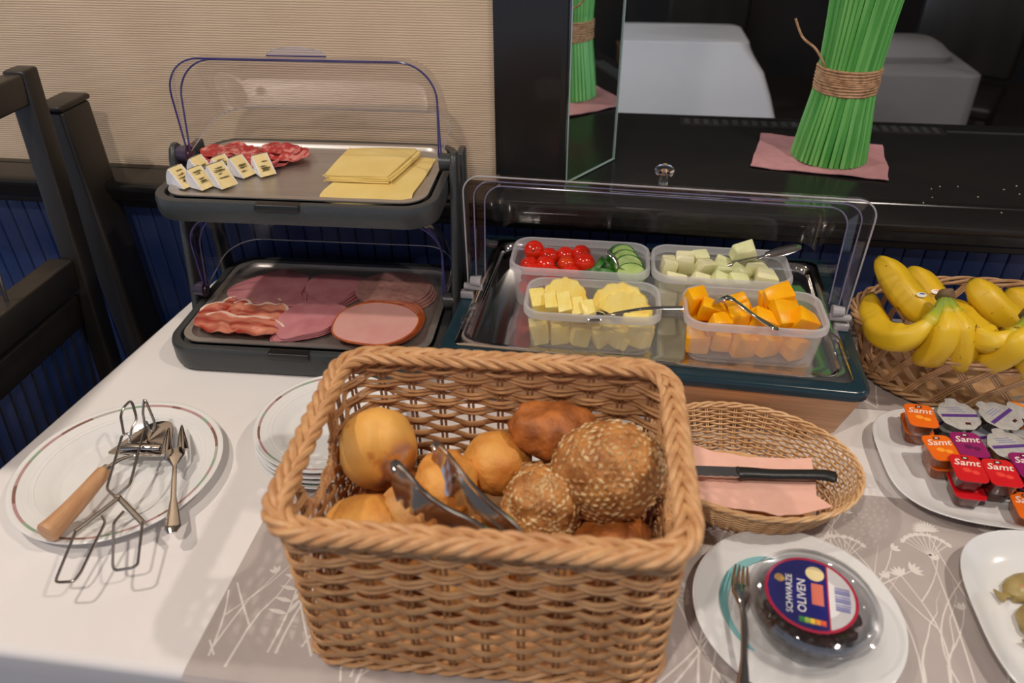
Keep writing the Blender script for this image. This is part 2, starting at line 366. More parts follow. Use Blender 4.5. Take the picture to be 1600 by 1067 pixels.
def far_chair(label, loc, rz, seat_m):
    t = thing('lounge_chair', label, 'chair', loc, rz, 'chairs in the next room')
    obj('seat', MB().bbox(-.22, .22, -.22, .22, .40, .46, .02), seat_m, t)
    obj('backrest', MB().bbox(-.22, .22, .19, .235, .47, .98, .02), M['black_wood'], t)
    for sx in (-.19, .19):
        for sy in (-.19, .19): obj('leg', MB().bbox(sx-.018, sx+.018, sy-.018, sy+.018, 0, .40, .004), M['black_wood'], t)
brown = mat('brown_leather', (.10, .045, .018), .5, c2=(.08, .035, .015), nscale=8)
far_chair('brown seated chair standing behind the white clothed table', (-.15, 4.35, -T), .2, brown)
far_chair('dark chair with its back to the white clothed table', (.45, 4.3, -T), -.1, M['black_wood'])
far_chair('dark chair beyond the grey clothed table', (1.45, 3.6, -T), -.5, M['black_wood'])
b_ = thing('wooden_box', 'small brown wooden box beside the grey clothed table', 'box', (1.06, 1.90, .02), .3)
obj('body', MB().bbox(-.06, .06, -.05, .05, -.12, .072, .003), brown, b_)
obj('lid', MB().bbox(-.064, .064, -.054, .054, .072, .080, .003), brown, b_)
sb = thing('box_stand', 'dark low stand under the small brown box', 'stand', (1.06, 1.90, -T), .3)
obj('post', MB().box(-.05, .05, -.04, .04, 0, .62), M['black_wood'], sb); obj('top', MB().box(-.12, .12, -.1, .1, .62, .65), M['black_wood'], sb)

# ---- chair and bench end at the left of the table
LEAN = .13
ch = thing('dining_chair', 'black wooden chair with open back frame and blue striped back panel', 'chair', (-.925, .83, -T))
def leanbox(y0, y1, z0, z1, th=.04, b=.004, off=0.):
    m = MB().bbox(-th/2, th/2, y0, y1, z0, z1, b)
    m.v = [(x+off+LEAN*(z-.85) if z > .45 else x+off-LEAN*.4, y, z) for x, y, z in m.v]; return m
def chair_parts(ch):
    for y in (-.215, .195): obj('post', leanbox(y-.001, y+.034, 0, 1.15, .036), M['black_wood'], ch)
    obj('top_rail', leanbox(-.18, .195, 1.10, 1.146, .034), M['black_wood'], ch)
    obj('middle_rail', leanbox(-.18, .195, .775, .835, .045), M['black_wood'], ch)
    obj('lower_rail', leanbox(-.18, .195, .70, .762, .03), M['black_wood'], ch)
    for y in (-.08, .055): obj('rod', MB().tube([(-.002, y, .83), (.035, y, 1.105)], .0035, 8), M['steel_wire'], ch)
    pn = obj('back_panel', leanbox(-.18, .195, .47, .70, .022), M['blue_board'], ch)
    for i in range(14): obj('stripe', leanbox(-.17+i*.027, -.168+i*.027, .475, .698, .003, .0004, .0125), M['black_wood'], pn)
    obj('seat', MB().bbox(-.47, -.06, -.215, .225, .42, .47, .012), M['blue_board'], ch)
    for y in (-.20, .21): obj('leg', MB().bbox(-.46, -.425, y-.017, y+.017, 0, .42, .003), M['black_wood'], ch)
chair_parts(ch)
be = thing('bench_end', 'tall black wooden bench end between the chair and the wall', 'bench', (-.925, 1.16, -T))
obj('panel', MB().bbox(-.022, .026, -.05, .03, 0, 1.06, .006), M['black_wood'], be)
obj('cap', MB().bbox(-.024, .028, -.052, .032, 1.06, 1.070, .004), M['black_wood'], be)

# ================================================================== table and linen
bt = thing('buffet_table', 'long buffet table hidden under the white cloth', 'table', (.22, .76, -T))
obj('tabletop', MB().bbox(-.90, .95, -.36, .36, T-.034, T-.004, .004), M['wood'], bt)
for sx in (-.80, .86):
    for sy in (-.30, .30): obj('leg', MB().bbox(sx-.025, sx+.025, sy-.025, sy+.025, 0, T-.034, .004), M['wood'], bt)
# cloth outline (front edge nearest the camera)
def cloth_outline(n=60):
    cs = [(1.20, .374), (1.20, 1.148), (-.716, 1.148), (-.806, .374)]; r = .022; out = []
    k = len(cs)
    for i in range(k):
        p, c, q = Vector(cs[i-1]), Vector(cs[i]), Vector(cs[(i+1) % k]); u = (p-c).normalized(); v = (q-c).normalized()
        s, e = c+u*r, c+v*r
        for j in range(7):
            t = j/6; out.append(tuple((1-t)**2*s+2*t*(1-t)*c+t*t*e))
        nx = Vector(cs[(i+1) % k])+(c-q).normalized()*r
        for j in range(1, n): out.append(tuple(e.lerp(nx, j/n)))
    return out
ol = cloth_outline(); cen = Vector((.2, .76)); loops = []
for s in (.01, .5, .9, .97):
    loops.append([(cen.x+(x-cen.x)*s, cen.y+(y-cen.y)*s, 0) for x, y in ol])
def inset(p, d): v = cen-Vector(p); v = Vector((math.copysign(min(abs(v.x), 1), v.x)*(1 if abs(v.x) > .8 else 0), math.copysign(1, v.y)*(1 if abs(v.y) > .36 else 0))); return (p[0]+v.x*d, p[1]+v.y*d)
for d, z in ((.010, 0), (.004, -.002), (.001, -.006), (0, -.012)): loops.append([(*inset(p, d), z) for p in ol])
for j in range(1, 11):
    t = j/10; lp = []
    for p in ol:
        front = p[1] < .42
        k = noise.noise(Vector((p[0]*9, p[1]*9, t*.5)))*.018*t
        x, y = inset(p, max(-.006, .004-k) if not front else .002+.006*t+abs(k)*.6)
        lp.append((x, y, -.012-.30*t))
    loops.append(lp)
tag(obj('tablecloth', MB().loft(loops, cap0=True), M['cloth']), 'white linen tablecloth covering the whole buffet table', 'tablecloth')
def runner(name, label, x0, x1, y0, y1, drop):
    prof = [(y1, .0004), (y1, .0012), (y0+.012, .0012), (y0+.004, -.0004), (y0-.001, -.006), (y0-.0025, -.014)]
    inner = [(y0-.0015, -.014), (y0+.0, -.0065), (y0+.0045, -.0014), (y0+.012, .0004)]
    if drop: prof += [(y0-.003, -drop)]; inner = [(y0-.002, -drop)]+inner
    else: prof = [(y1, .0004), (y1, .0012), (y0, .0012), (y0, .0004)]; inner = []
    mb = MB(); mb.loft([[(x, y, z) for y, z in prof+inner] for x in (x0, x1)], True, True)
    return tag(obj(name, mb, M['runner'], smooth=False), label, 'table runner')
RX0, RX1, RY0, RY1 = -.389, 1.19, .372, .713
rn = runner('table_runner', 'taupe table runner printed with white meadow flowers along the front', RX0, RX1, RY0, RY1, .28)
rn2 = runner('table_runner', 'strip of taupe table runner showing beside the banana basket', .335, 1.19, .888, 1.13, 0)
# the printed meadow plants: flat strips and blobs lying on the cloth
def ribbon(mb, pts, w0, w1, z, box):
    P = [Vector((p[0], p[1])) for p in pts]; L_ = []; R_ = []
    for i, p in enumerate(P):
        t = (P[min(i+1, len(P)-1)]-P[max(i-1, 0)]); t = t.normalized() if t.length > 0 else Vector((0, 1)); n = Vector((-t.y, t.x)); wd = lerp(w0, w1, i/(len(P)-1))
        L_.append(p+n*wd); R_.append(p-n*wd)
    for i in range(len(P)-1):
        qs = (L_[i], R_[i], R_[i+1], L_[i+1])
        if all(box[0] < q.x < box[1] and box[2] < q.y < box[3] for q in qs): mb.add([(q.x, q.y, z) for q in qs], [(0, 1, 2, 3)])
def leafp(mb, c, a, l, wd, z, box):
    pts = [Vector((t*l, wd*math.sin(PI*min(1, t*1.05))*(1-.3*t))) for t in (0, .2, .45, .7, 1)]; pts += [Vector((p.x, -p.y)) for p in reversed(pts[1:-1])]
    m = Matrix.Rotation(a, 2); q = [m @ p+Vector(c) for p in pts]
    if all(box[0] < p.x < box[1] and box[2] < p.y < box[3] for p in q): mb.add([(p.x, p.y, z) for p in q], [tuple(range(len(q)))])
def meadow(box, n, seed, zz):
    g = random.Random(seed); mb = MB(); z = zz
    for i in range(n):
        x = lerp(box[0]-.05, box[1], (i+g.random()*.9)/n); y = g.uniform(box[2]-.05, box[2]+.08); kind = i % 4
        h = g.uniform(.5, .98)*(box[3]-y); lean = g.uniform(-.10, .14); bend = g.uniform(-.05, .05); z += 1.5e-6
        st = [(x+lean*t+bend*math.sin(PI*t), y+h*t) for t in [k/14 for k in range(15)]]
        ribbon(mb, st, .0011, .0006, z, box)
        tip = st[-1]; ang = math.atan2(st[-1][1]-st[-2][1], st[-1][0]-st[-2][0])
        if kind == 0:            # cow parsley umbel
            for k in range(9):
                a = ang+lerp(-.9, .9, k/8); e = (tip[0]+.03*math.cos(a), tip[1]+.03*math.sin(a)); ribbon(mb, [tip, e], .0005, .0005, z+2e-5, box)
                for q in range(4): leafp(mb, e, a+lerp(-1, 1, q/3), .006, .002, z+4e-5+q*1e-6, box)
        elif kind == 1:          # daisy head
            for k in range(13): leafp(mb, tip, ang+lerp(-1.5, 1.5, k/12), .017, .0022, z+3e-5+k*1e-6, box)
        elif kind == 2:          # fern-like leaf pairs
            for k in range(3, 14):
                for s in (-1, 1): leafp(mb, st[k], ang+s*.9, .026*(1.1-k/16), .0032, z+3e-5, box)
        else:                    # branching stem with buds
            for k in (5, 8, 11):
                s = 1 if k % 2 else -1; e = [(st[k][0]+s*.05*t*(1-.3*t), st[k][1]+.06*t) for t in (0, .25, .5, .75, 1)]
                ribbon(mb, e, .0008, .0005, z+1e-5, box)
                for q in range(3): leafp(mb, e[-1], ang+lerp(-.6, .6, q/2), .011, .0028, z+3e-5+q*1e-6, box)
            for q in range(5): leafp(mb, tip, ang+lerp(-.9, .9, q/4), .014, .0026, z+3e-5+q*1e-6, box)
        if g.random() < .5:      # long grass blade
            gx = x+g.uniform(-.03, .03); gl = [(gx+(g.random()*.02+.05)*t*t, y+h*.9*t) for t in [k/9 for k in range(10)]]; ribbon(mb, gl, .0016, .0002, z+1.2e-5, box)
    return mb
pr_ = obj('floral_print', meadow((RX0+.001, RX1-.01, RY0+.014, RY1-.002), 80, 11, .00128), M['print'], rn, smooth=False); pr_['kind'] = 'stuff'
pr_ = obj('floral_print', meadow((.337, 1.18, .890, 1.128), 26, 5, .00128), M['print'], rn2, smooth=False); pr_['kind'] = 'stuff'
rn.location.z = rn2.location.z = T

# ================================================================== two-tier roll-top display
def dome_loop(hw, R, rc, n=9, r0=.006):
    """half outline of a roll lid: up from one hinge, round the corner, across, and down; list of (x, radius)"""
    pts = [(-hw, r0), (-hw, R*.35), (-hw, R-rc)]
    for i in range(1, n+1):
        a = PI-PI/2*i/n; pts.append((-hw+rc+rc*math.cos(a), R-rc+rc*math.sin(a)))
    for i in range(1, 8): pts.append((lerp(-hw+rc, hw-rc, i/8), R))
    for i in range(n+1):
        a = PI/2-PI/2*i/n; pts.append((hw-rc+rc*math.cos(a), R-rc+rc*math.sin(a)))
    return pts+[(hw, R*.35), (hw, r0)]
def swing(loop, ang, y0, z0): c, s = math.cos(ang), math.sin(ang); return [(x, y0+r*c, z0+r*s) for x, r in loop]
def dome(mb, secs, y0, z0, rc):
    # secs: (angle above the horizontal towards the back, half width, radius)
    mb.loft([swing(dome_loop(hw, R, rc), math.radians(a), y0, z0) for a, hw, R in secs], closed=False); return mb
rt = thing('roll_top_display', 'dark grey two-tier roll-top food display with raised clear lids', 'food display', (-.452, 1.0, 0), math.radians(2))
def tier(zb, zt, yc, d, wid, dome_y, R):
    n0 = len(rt.children); base = MB(); h = zt-zb
    base.loft([rr(wid-.02, d-.02, .04, 8, zb, 0, yc), rr(wid-.004, d-.004, .046, 8, zb+.004, 0, yc), rr(wid, d, .048, 8, zb+.012, 0, yc), rr(wid, d, .048, 8, zt-.006, 0, yc),
               rr(wid-.004, d-.004, .046, 8, zt-.001, 0, yc), rr(wid-.010, d-.010, .044, 8, zt, 0, yc), rr(wid-.026, d-.026, .038, 8, zt-.001, 0, yc),
               rr(wid-.030, d-.030, .036, 8, zt-.006, 0, yc), rr(wid-.032, d-.032, .036, 8, zt-.010, 0, yc)], True, True)
    b = obj('base', base, M['grey_plastic'], rt)
    tr = MB(); tw, td = wid-.036, d-.036
    tr.loft([rr(tw, td, .036, 8, zt-.0005, 0, yc), rr(tw, td, .036, 8, zt+.0015, 0, yc), rr(tw-.020, td-.020, .030, 8, zt+.0015, 0, yc), rr(tw-.026, td-.026, .028, 8, zt-.003, 0, yc), rr(tw-.034, td-.034, .025, 8, zt-.005, 0, yc)], False, True)
    obj('serving_tray', tr, M['steel_brushed'], rt)
    lt = MB().bbox(-.045, .02, yc-d/2-.004, yc-d/2+.012, zt-.010, zt+.0005, .002); obj('latch', lt, M['black_handle'], rt)
    hw = wid/2-.012; L = MB()
    dome(L, [(92, hw, R), (84, hw, R), (70, hw-.001, R), (50, hw-.002, R), (30, hw-.002, R), (12, hw-.002, R-.002)], dome_y, zt+.018, .055)
    lid = obj('lid', L, M['clear_lid'], rt)
    for an, k in ((92, 0), (79, .007)):
        lp = dome_loop(hw-k*.6, R-k, .055, 12)
        obj('edge', MB().tube(swing(lp, math.radians(an), dome_y, zt+.018), .0014, 6), M['edge_blue'], lid)
    obj('lower_edge', MB().tube(swing(dome_loop(hw-.002, R-.002, .055, 10), math.radians(12), dome_y, zt+.018), .0008, 6), M['edge_tan'], lid)
    # half-moon grip on the lid
    g = [(-.045, 0)]+[(.045*math.cos(PI-PI*i/14), .012*math.sin(PI*i/14)) for i in range(15)]+[(.045, 0)]
    a = math.radians(80); gp = [(-.01+x, dome_y+(R+z)*math.cos(a), zt+.018+(R+z)*math.sin(a)) for x, z in g]
    gm = MB(); gm.loft([gp, [(x, y+.002, z) for x, y, z in gp]], True, True, closed=True); gr = obj('grip', gm, M['clear_lid'], lid)
    obj('grip_edge', MB().tube(gp[1:-1], .0006, 5), M['edge_tan'], gr); obj('grip_edge', MB().tube([gp[1], gp[-2]], .0009, 5), M['edge_blue'], gr)
    for s in (-1, 1):
        x = s*(wid/2-.004)
        pv = MB(); pv.tube([(x-s*.010, dome_y, zt+.018), (x+s*.008, dome_y, zt+.018)], [.014, .012], 16)
        pv.tube([(x-s*.012, dome_y, zt+.018), (x-s*.009, dome_y, zt+.018)], [.006, .007], 12)
        obj('hinge', pv, mat('plum_plastic', (.045, .035, .06), .25, c2=(.06, .045, .075), nscale=60) if s < 0 else M['grey_plastic'], rt)
    return b
tier(.0, .045, .004, .295, .43, .0, .135)
tier(.222, .258, .050, .262, .424, .052, .146)
for s in (-1, 1):
    # slightly leaning side pillar that carries the upper tier
    pil = MB(); x = s*.2195; lp = []
    for z, y, wd, th in ((.012, .005, .030, .012), (.05, .012, .026, .011), (.20, .042, .024, .011), (.272, .052, .019, .011), (.287, .053, .013, .010), (.292, .053, .006, .008)):
        lp.append(rr(th, wd*2, .005, 3, z, x, y))
    pil.loft(lp, True, True); obj('pillar', pil, M['grey_plastic'], rt)
    obj('pillar_back', MB().bbox(x-.006, x+.006, .100, .135, .03, .272, .003), M['grey_plastic'], rt)
for sx in (-.17, .17): obj('foot', MB().lathe([(.012, 0), (.012, .003)], 16, (sx, -.1, -.0005), True, True), M['black_handle'], rt)

# ---- sliced meats and cheese
def slice_mb(outline, th=.0016, wav=.003, fr=35., seed=0, rings=8, tilt=(0, 0), drape=0.):
    """a thin limp slice: closed outline (x, y), lightly rippled, with a real thickness"""
    P = [Vector((p[0], p[1])) for p in outline]; c = sum(P, Vector((0, 0)))/len(P); top = []; n = len(P)
    def zf(p): return wav*(.6+noise.noise(Vector((p.x*fr+seed*5, p.y*fr, seed))))+tilt[0]*(p.x-c.x)+tilt[1]*(p.y-c.y)
    for k in range(rings+1):
        s = max(.02, k/rings)
        lp = []
        for p in P:
            q = c+(p-c)*s; edge = drape*max(0, s-.75)/.25; lp.append((q.x, q.y, th+zf(q)-edge*wav))
        top.append(lp)
    bot = [[(x, y, z-th) for x, y, z in lp] for lp in reversed(top)]
    m = MB(); m.loft(top+bot, True, True); return m
def oval(cx, cy, rx, ry, rot=0., n=44, wob=.03, seed=0, pw=2.):
    out = []
    for i in range(n):
        a = 2*PI*i/n; ca, sa = math.cos(a), math.sin(a); k = (abs(ca)**pw+abs(sa)**pw)**(-1/pw)
        k *= 1+wob*noise.noise(Vector((ca*1.5+seed, sa*1.5, seed*.7))); x, y = rx*k*ca, ry*k*sa
        out.append((cx+x*math.cos(rot)-y*math.sin(rot), cy+x*math.sin(rot)+y*math.cos(rot)))
    return out
def resample(pts, n=48):
    return [tuple(p.xy) for p in smooth_path([(x, y, 0) for x, y in pts], max(2, n//len(pts)), True)]
meat = {
 'salami': mat('salami', srgb(176, 52, 52), .45, c2=srgb(216, 138, 128), nscale=95, lo=.48, hi=.62, detail=5, bump=.2, bscale=150),
 'prosc': mat('cured_ham', srgb(158, 52, 40), .34, c2=srgb(222, 146, 118), nscale=34, stretch=(.4, 2, 1), lo=.38, hi=.66, detail=5, bump=.15, bscale=60),
 'fat': mat('ham_fat', srgb(232, 204, 186), .4, c2=srgb(226, 190, 170), nscale=60),
 'ham': mat('cooked_ham', srgb(206, 138, 142), .42, c2=srgb(186, 106, 114), nscale=30, lo=.35, hi=.75, detail=6, bump=.1, bscale=90),
 'ham2': mat('roast_ham', srgb(222, 166, 156), .42, c2=srgb(214, 152, 144), nscale=18, lo=.4, hi=.7, detail=6, bump=.08, bscale=120),
 'rind': mat('roast_rind', srgb(196, 100, 44), .5, c2=srgb(164, 72, 30), nscale=60),
 'sausage': mat('sausage_slice', srgb(188, 140, 130), .45, c2=srgb(176, 122, 112), nscale=120, lo=.45, hi=.6, detail=4, bump=.1, bscale=120),
 'gouda': mat('gouda', srgb(238, 212, 138), .42, c2=srgb(232, 202, 122), nscale=14, sss=.15),
 'brie': mat('brie_paste', srgb(238, 216, 158), .5, c2=srgb(230, 204, 140), nscale=50, sss=.15, bump=.15, bscale=200),
 'brie_rind': mat('brie_rind', srgb(236, 236, 240), .8, c2=srgb(222, 222, 228), nscale=120, bump=.3, bscale=300),
 'pepper': mat('green_pepper_bits', srgb(128, 116, 66), .5, c2=srgb(98, 84, 46), nscale=200)}
ZLo, ZUp, KU = .0405, .2535, .965
def lay(name, label, cat, mb, m, z, group=None):
    cx = sum(v[0] for v in mb.v)/len(mb.v); cy = sum(v[1] for v in mb.v)/len(mb.v)
    mb.v = [(x-cx, y-cy, zz) for x, y, zz in mb.v]
    return tag(obj(name, mb, m, loc=(cx, cy, z)), label, cat, group)
# salami folded in a ruffled pile
sal = [(-.640, 1.105, .040, .030), (-.600, 1.120, .042, .032), (-.560, 1.118, .042, .034), (-.618, 1.140, .04, .026), (-.575, 1.092, .04, .024), (-.528, 1.128, .034, .030), (-.645, 1.128, .034, .026), (-.548, 1.146, .036, .022)]
sl = ['salami slice at the left end of the pile', 'salami slice in the front middle of the pile', 'salami slice with a fold left of the right end', 'salami slice along the back of the pile', 'salami slice hanging lowest at the front of the pile', 'ruffled salami slice at the right end of the pile', 'salami slice in the back left corner of the tray', 'salami slice at the back right of the pile']
for i, (x, y, a, b) in enumerate(sal):
    x *= KU; y *= KU
    m = slice_mb(oval(x, y, a, b, rnd.uniform(-.5, .5), wob=.22, seed=i), .0014, .0085, 48, seed=i+2)
    lay('salami_slice', 'thin red '+sl[i], 'salami', m, meat['salami'], ZUp+.0012*i, 'salami slices on the upper tray')
# gouda
lay('cheese_slice', 'large pale yellow cheese slice lying on the tray, lower of the cheese', 'cheese', slice_mb(resample([(x*KU, y*KU) for x, y in ((-.418, .980), (-.300, .987), (-.292, 1.03), (-.288, 1.14), (-.300, 1.163), (-.40, 1.155), (-.424, 1.06))], 84), .002, .0008, 12, 3), meat['gouda'], ZUp)
for i, (dx, dy, r) in enumerate(((0, 0, 0), (.004, .006, .015), (.002, .012, -.015), (-.003, .016, .02))):
    pts = [(-.436, 1.052), (-.43, 1.046), (-.345, 1.048), (-.336, 1.054), (-.318, 1.15), (-.320, 1.166), (-.330, 1.170), (-.42, 1.160), (-.432, 1.152)]
    c = Vector((-.38, 1.1))*KU; pts = [(x*KU, y*KU) for x, y in pts]; pts = [tuple(Matrix.Rotation(r, 2) @ (Vector(p)-c)+c+Vector((dx, dy*.3))) for p in pts]
    lay('cheese_slice', 'yellow cheese slice in the fanned stack, '+['lowest', 'second', 'third', 'topmost'][i]+' of four', 'cheese', slice_mb(resample(pts, 90), .002, .0012, 14, i), meat['gouda'], ZUp+.0034+.0024*i, 'stacked cheese slices')
# brie wedges: white rind at the outside, paste faces with green pepper bits
def brie(label, x, y, rz, s=1.):
    t = thing('cheese_wedge', label, 'cheese', (x*KU, y*KU, ZUp+.0005), rz, 'soft cheese wedges on the upper tray')
    R, h, a0 = .040*s, .024*s, .38
    arc = [(R*math.cos(lerp(-a0, a0, i/8)), R*math.sin(lerp(-a0, a0, i/8))) for i in range(9)]
    ol = [(.004, 0)]+arc
    m = MB(); m.loft([[(p[0]*.995, p[1]*.99, .0012) for p in ol], [(p[0], p[1], .004) for p in ol], [(p[0], p[1], h-.003) for p in ol], [(p[0]*.99, p[1]*.98, h-.0008) for p in ol]], True, True)
    # the wedge lies on one cut face, the other slopes up to the rind
    def lie(mb): c, q = math.cos(a0), math.sin(a0); mb.v = [(x*c-y*q, z-h/2, x*q+y*c+.0012) for x, y, z in mb.v]; return mb
    obj('paste', lie(m), meat['brie'], t, angle=30)
    r = MB(); o1 = arc; k = 1.035
    prof = [(.9, h+.0004), (1.0, h+.0006), (k, h-.003), (k, .004), (1.0, .0004), (.9, .0002), (.9, .0012), (.985, .0012), (.995, .004), (.995, h-.004), (.98, h-.0012), (.9, h-.001)]
    r.loft([[(p[0]*f, p[1]*f, z) for p in o1] for f, z in prof], closed=False, ring=True); obj('rind', lie(r), meat['brie_rind'], t)
    for z in (.0004, h-.0004):
        top = MB(); top.loft([[(p[0], p[1], z-.0008) for p in ol], [(p[0], p[1], z+.0008) for p in ol]], True, True); obj('side_rind', lie(top), meat['brie_rind'], t)
    g = random.Random(label); bits = MB()
    for i in range(6):
        d = g.uniform(.012, .034)*s; a = a0; v, f = blob(.0015, .0009, .0012, .2, 2, i, 1)
        bits.add([(p[0]+d*math.cos(a), p[1]+d*math.sin(a)-.0004, p[2]+g.uniform(.004, h-.004)) for p in v], f)
    o = obj('pepper_bits', lie(bits), meat['pepper'], t); o['kind'] = 'stuff'
bl = [('white-rinded soft cheese wedge at the front left corner of the tray', -.634, 1.002, 2.75), ('soft cheese wedge second from left in the front row', -.603, 1.000, 2.7), ('speckled soft cheese wedge largest and foremost in the front row', -.573, 1.008, 2.6),
      ('soft cheese wedge behind the front left corner one', -.622, 1.046, 2.8), ('soft cheese wedge in the middle of the back row', -.588, 1.050, 2.7), ('soft cheese wedge touching the salami in the back row', -.560, 1.052, 2.7), ('lone soft cheese wedge at the right end near the bare tray', -.532, 1.056, 2.35)]
for i, (l, x, y, r) in enumerate(bl): brie(l, x, y, r, 1.12 if i == 2 else 1.)
# lower tray
def ham_stack(name, label, cat, outl, m, z, n, step, th=.0014, wav=.0016, fr=22, group=None, rindm=None):
    for i in range(n):
        o = outl(i); mx_ = sum(p[0] for p in o)/len(o); my_ = sum(p[1] for p in o)/len(o); o = [(mx_+(p[0]-mx_)*1.07, my_+(p[1]-my_)*1.07) for p in o]
        mb = slice_mb(o, th, wav, fr, seed=z*100+i*1.3)
        lb = label+(', '+['lowest', 'second lowest', 'third', 'fourth', 'topmost'][i if i < n-1 else 4]+' slice' if n > 1 else '')
        ob = lay(name, lb, cat, mb, m, z+i*step, group)
        if rindm:
            c = ob.location; path = [(x-c.x, y-c.y, th*.5+wav*(.6+noise.noise(Vector((x*fr+(z*100+i*1.3)*5, y*fr, z*100+i*1.3))))) for x, y in o]
            obj('rind', MB().tube(path, .0016, 6, closed=True), rindm, ob)
ham_stack('ham_slice', 'cooked ham at the back left of the lower tray', 'ham', lambda i: resample([(-.615, 1.0), (-.612, 1.04), (-.585+.01*i, 1.09), (-.55, 1.10-.008*i), (-.51, 1.07), (-.478-.008*i, 1.02), (-.49, .985), (-.55, .98)], 64), meat['ham'], ZLo, 4, .0028, group='back left ham slices')
ham_stack('ham_slice', 'half-round ham at the back middle of the lower tray', 'ham', lambda i: resample([(-.500+.004*i, 1.075), (-.497, 1.04), (-.47, .998+.003*i), (-.435, .993), (-.405-.004*i, 1.03), (-.402, 1.07), (-.45, 1.082)], 64), meat['ham'], ZLo, 4, .0028, group='back middle ham slices')
ham_stack('sausage_slice', 'greyish round sausage at the back right of the lower tray', 'sausage', lambda i: oval(-.338-.004*i, 1.045+.002*i, .060, .052, .1, seed=i), meat['sausage'], ZLo, 4, .003, group='back right sausage slices')
ham_stack('ham_slice', 'triangular pink ham at the front middle of the lower tray', 'ham', lambda i: resample([(-.494+.005*i, .886), (-.503, .93), (-.500+.004*i, .975), (-.47, .990), (-.415-.004*i, .985), (-.402, .965), (-.42, .92), (-.45, .898)], 64), meat['ham'], ZLo+.003, 4, .0028, group='front middle ham slices')
ham_stack('ham_slice', 'orange-rinded roast ham at the front right of the lower tray', 'ham', lambda i: oval(-.340-.001*i, .955-.006*i, .061, .062-.002*i, 0, seed=i*.1, wob=.05, pw=2.3), meat['ham2'], ZLo+.006, 5, .0030, group='front right roast ham slices', rindm=meat['rind'])
pl_ = [('raw cured ham slice at the back of the left heap', -.575, .978, .055, .022, .1), ('raw cured ham slice at the left edge of the tray', -.600, .945, .042, .03, .4), ('raw cured ham slice in the middle of the left heap', -.545, .950, .052, .026, -.1), ('raw cured ham slice at the front left corner', -.590, .912, .044, .022, -.15), ('ruffled raw cured ham slice at the front of the left heap', -.53, .908, .044, .022, -.1)]
for i, (l, x, y, a, b, r) in enumerate(pl_):
    ou = oval(x, y, a, b, r, wob=.2, seed=i+20, pw=2.6); mb = slice_mb(ou, .0014, .009, 42, seed=i+3)
    ob = lay('cured_ham_slice', l, 'ham', mb, meat['prosc'], ZLo+.001+.002*i, 'raw cured ham slices')
    c = ob.location; fr = 42; seed = i+3
    f0 = int(len(ou)*.05); path = [(px-c.x, py-c.y, .001+.009*(.6+noise.noise(Vector((px*fr+seed*5, py*fr, seed))))) for px, py in ou[f0:f0+17]]
    obj('fat_rim', MB().tube(path, [.0006]+[.0022+.001*math.sin(k) for k in range(len(path)-2)]+[.0006], 6, flat=.6), meat['fat'], ob)

# ================================================================== fruit display
fd = thing('fruit_display', 'teal and oak cooling display with steel tray and raised clear lid', 'food display', (.072, .983, .0), math.radians(-2.3))
W_, D_ = .572, .362
wb = MB(); wb.loft([rr(W_-.045, D_-.045, .012, 4, .010), rr(W_-.042, D_-.042, .014, 4, .012), rr(W_-.008, D_-.008, .016, 4, .083)], True, True); obj('oak_base', wb, M['wood'], fd)
tp = MB(); tp.loft([rr(W_-.006, D_-.006, .02, 6, .083), rr(W_, D_, .022, 6, .086), rr(W_, D_, .022, 6, .095), rr(W_-.004, D_-.004, .021, 6, .0985), rr(W_-.012, D_-.012, .018, 6, .1), rr(W_-.046, D_-.040, .016, 6, .1), rr(W_-.052, D_-.046, .014, 6, .096), rr(W_-.054, D_-.048, .014, 6, .087)], True, True)
obj('rim_plate', tp, M['teal_plastic'], fd)
for sx in (-.235, .235):
    for sy in (-.13, .13): obj('foot', MB().lathe([(.014, 0), (.013, .011)], 20, (sx, sy, 0), True, True), M['black_handle'], fd)
st = MB(); tw, td = .530, .326
st.loft([rr(tw, td, .012, 5, .1), rr(tw, td, .012, 5, .1022), rr(tw-.003, td-.003, .012, 5, .1032), rr(tw-.022, td-.022, .022, 5, .1030), rr(tw-.028, td-.028, .024, 5, .1005), rr(tw-.034, td-.034, .024, 5, .0925), rr(tw-.044, td-.044, .024, 5, .0905)], False, True)
obj('steel_tray', st, M['steel_tray'], fd)
HY, HZ, LR = -.033, .120, .180
L = MB(); hw = .272
LC = .026
secs = [(92, hw, LR), (89, hw, LR), (88.5, hw-.013, LR-.011), (84, hw-.014, LR-.011), (83.5, hw-.026, LR-.022), (70, hw-.027, LR-.022), (55, hw-.027, LR-.022), (40, hw-.027, LR-.022), (25, hw-.027, LR-.023), (14, hw-.027, LR-.025)]
dome(L, secs, HY, HZ, .026); lid = obj('lid', L, M['clear_lid'], fd)
obj('edge', MB().tube(swing(dome_loop(hw, LR, .026, 8), math.radians(92), HY, HZ), .0012, 6), M['edge_tan'], lid)
for an, h_, R_ in ((88.7, hw-.013, LR-.011), (83.7, hw-.026, LR-.022)):
    obj('rib', MB().tube(swing(dome_loop(h_, R_, 0.026, 8, .02), math.radians(an), HY, HZ), .0010, 6), M['edge_pale'], lid)
a = math.radians(86); kc = Vector((.0, HY+(LR+.002)*math.cos(a), HZ+(LR+.002)*math.sin(a))); ax = Vector((0, math.cos(math.radians(100)), math.sin(math.radians(100))))
kn = MB(); kn.tube([kc-ax*.004, kc+ax*.010, kc+ax*.012, kc+ax*.018, kc+ax*.020], [.006, .0055, .012, .013, .011], 18); obj('knob', kn, mat('knob_acrylic', (.92, .92, .96), .04, trans=1., ior=1.45), lid)
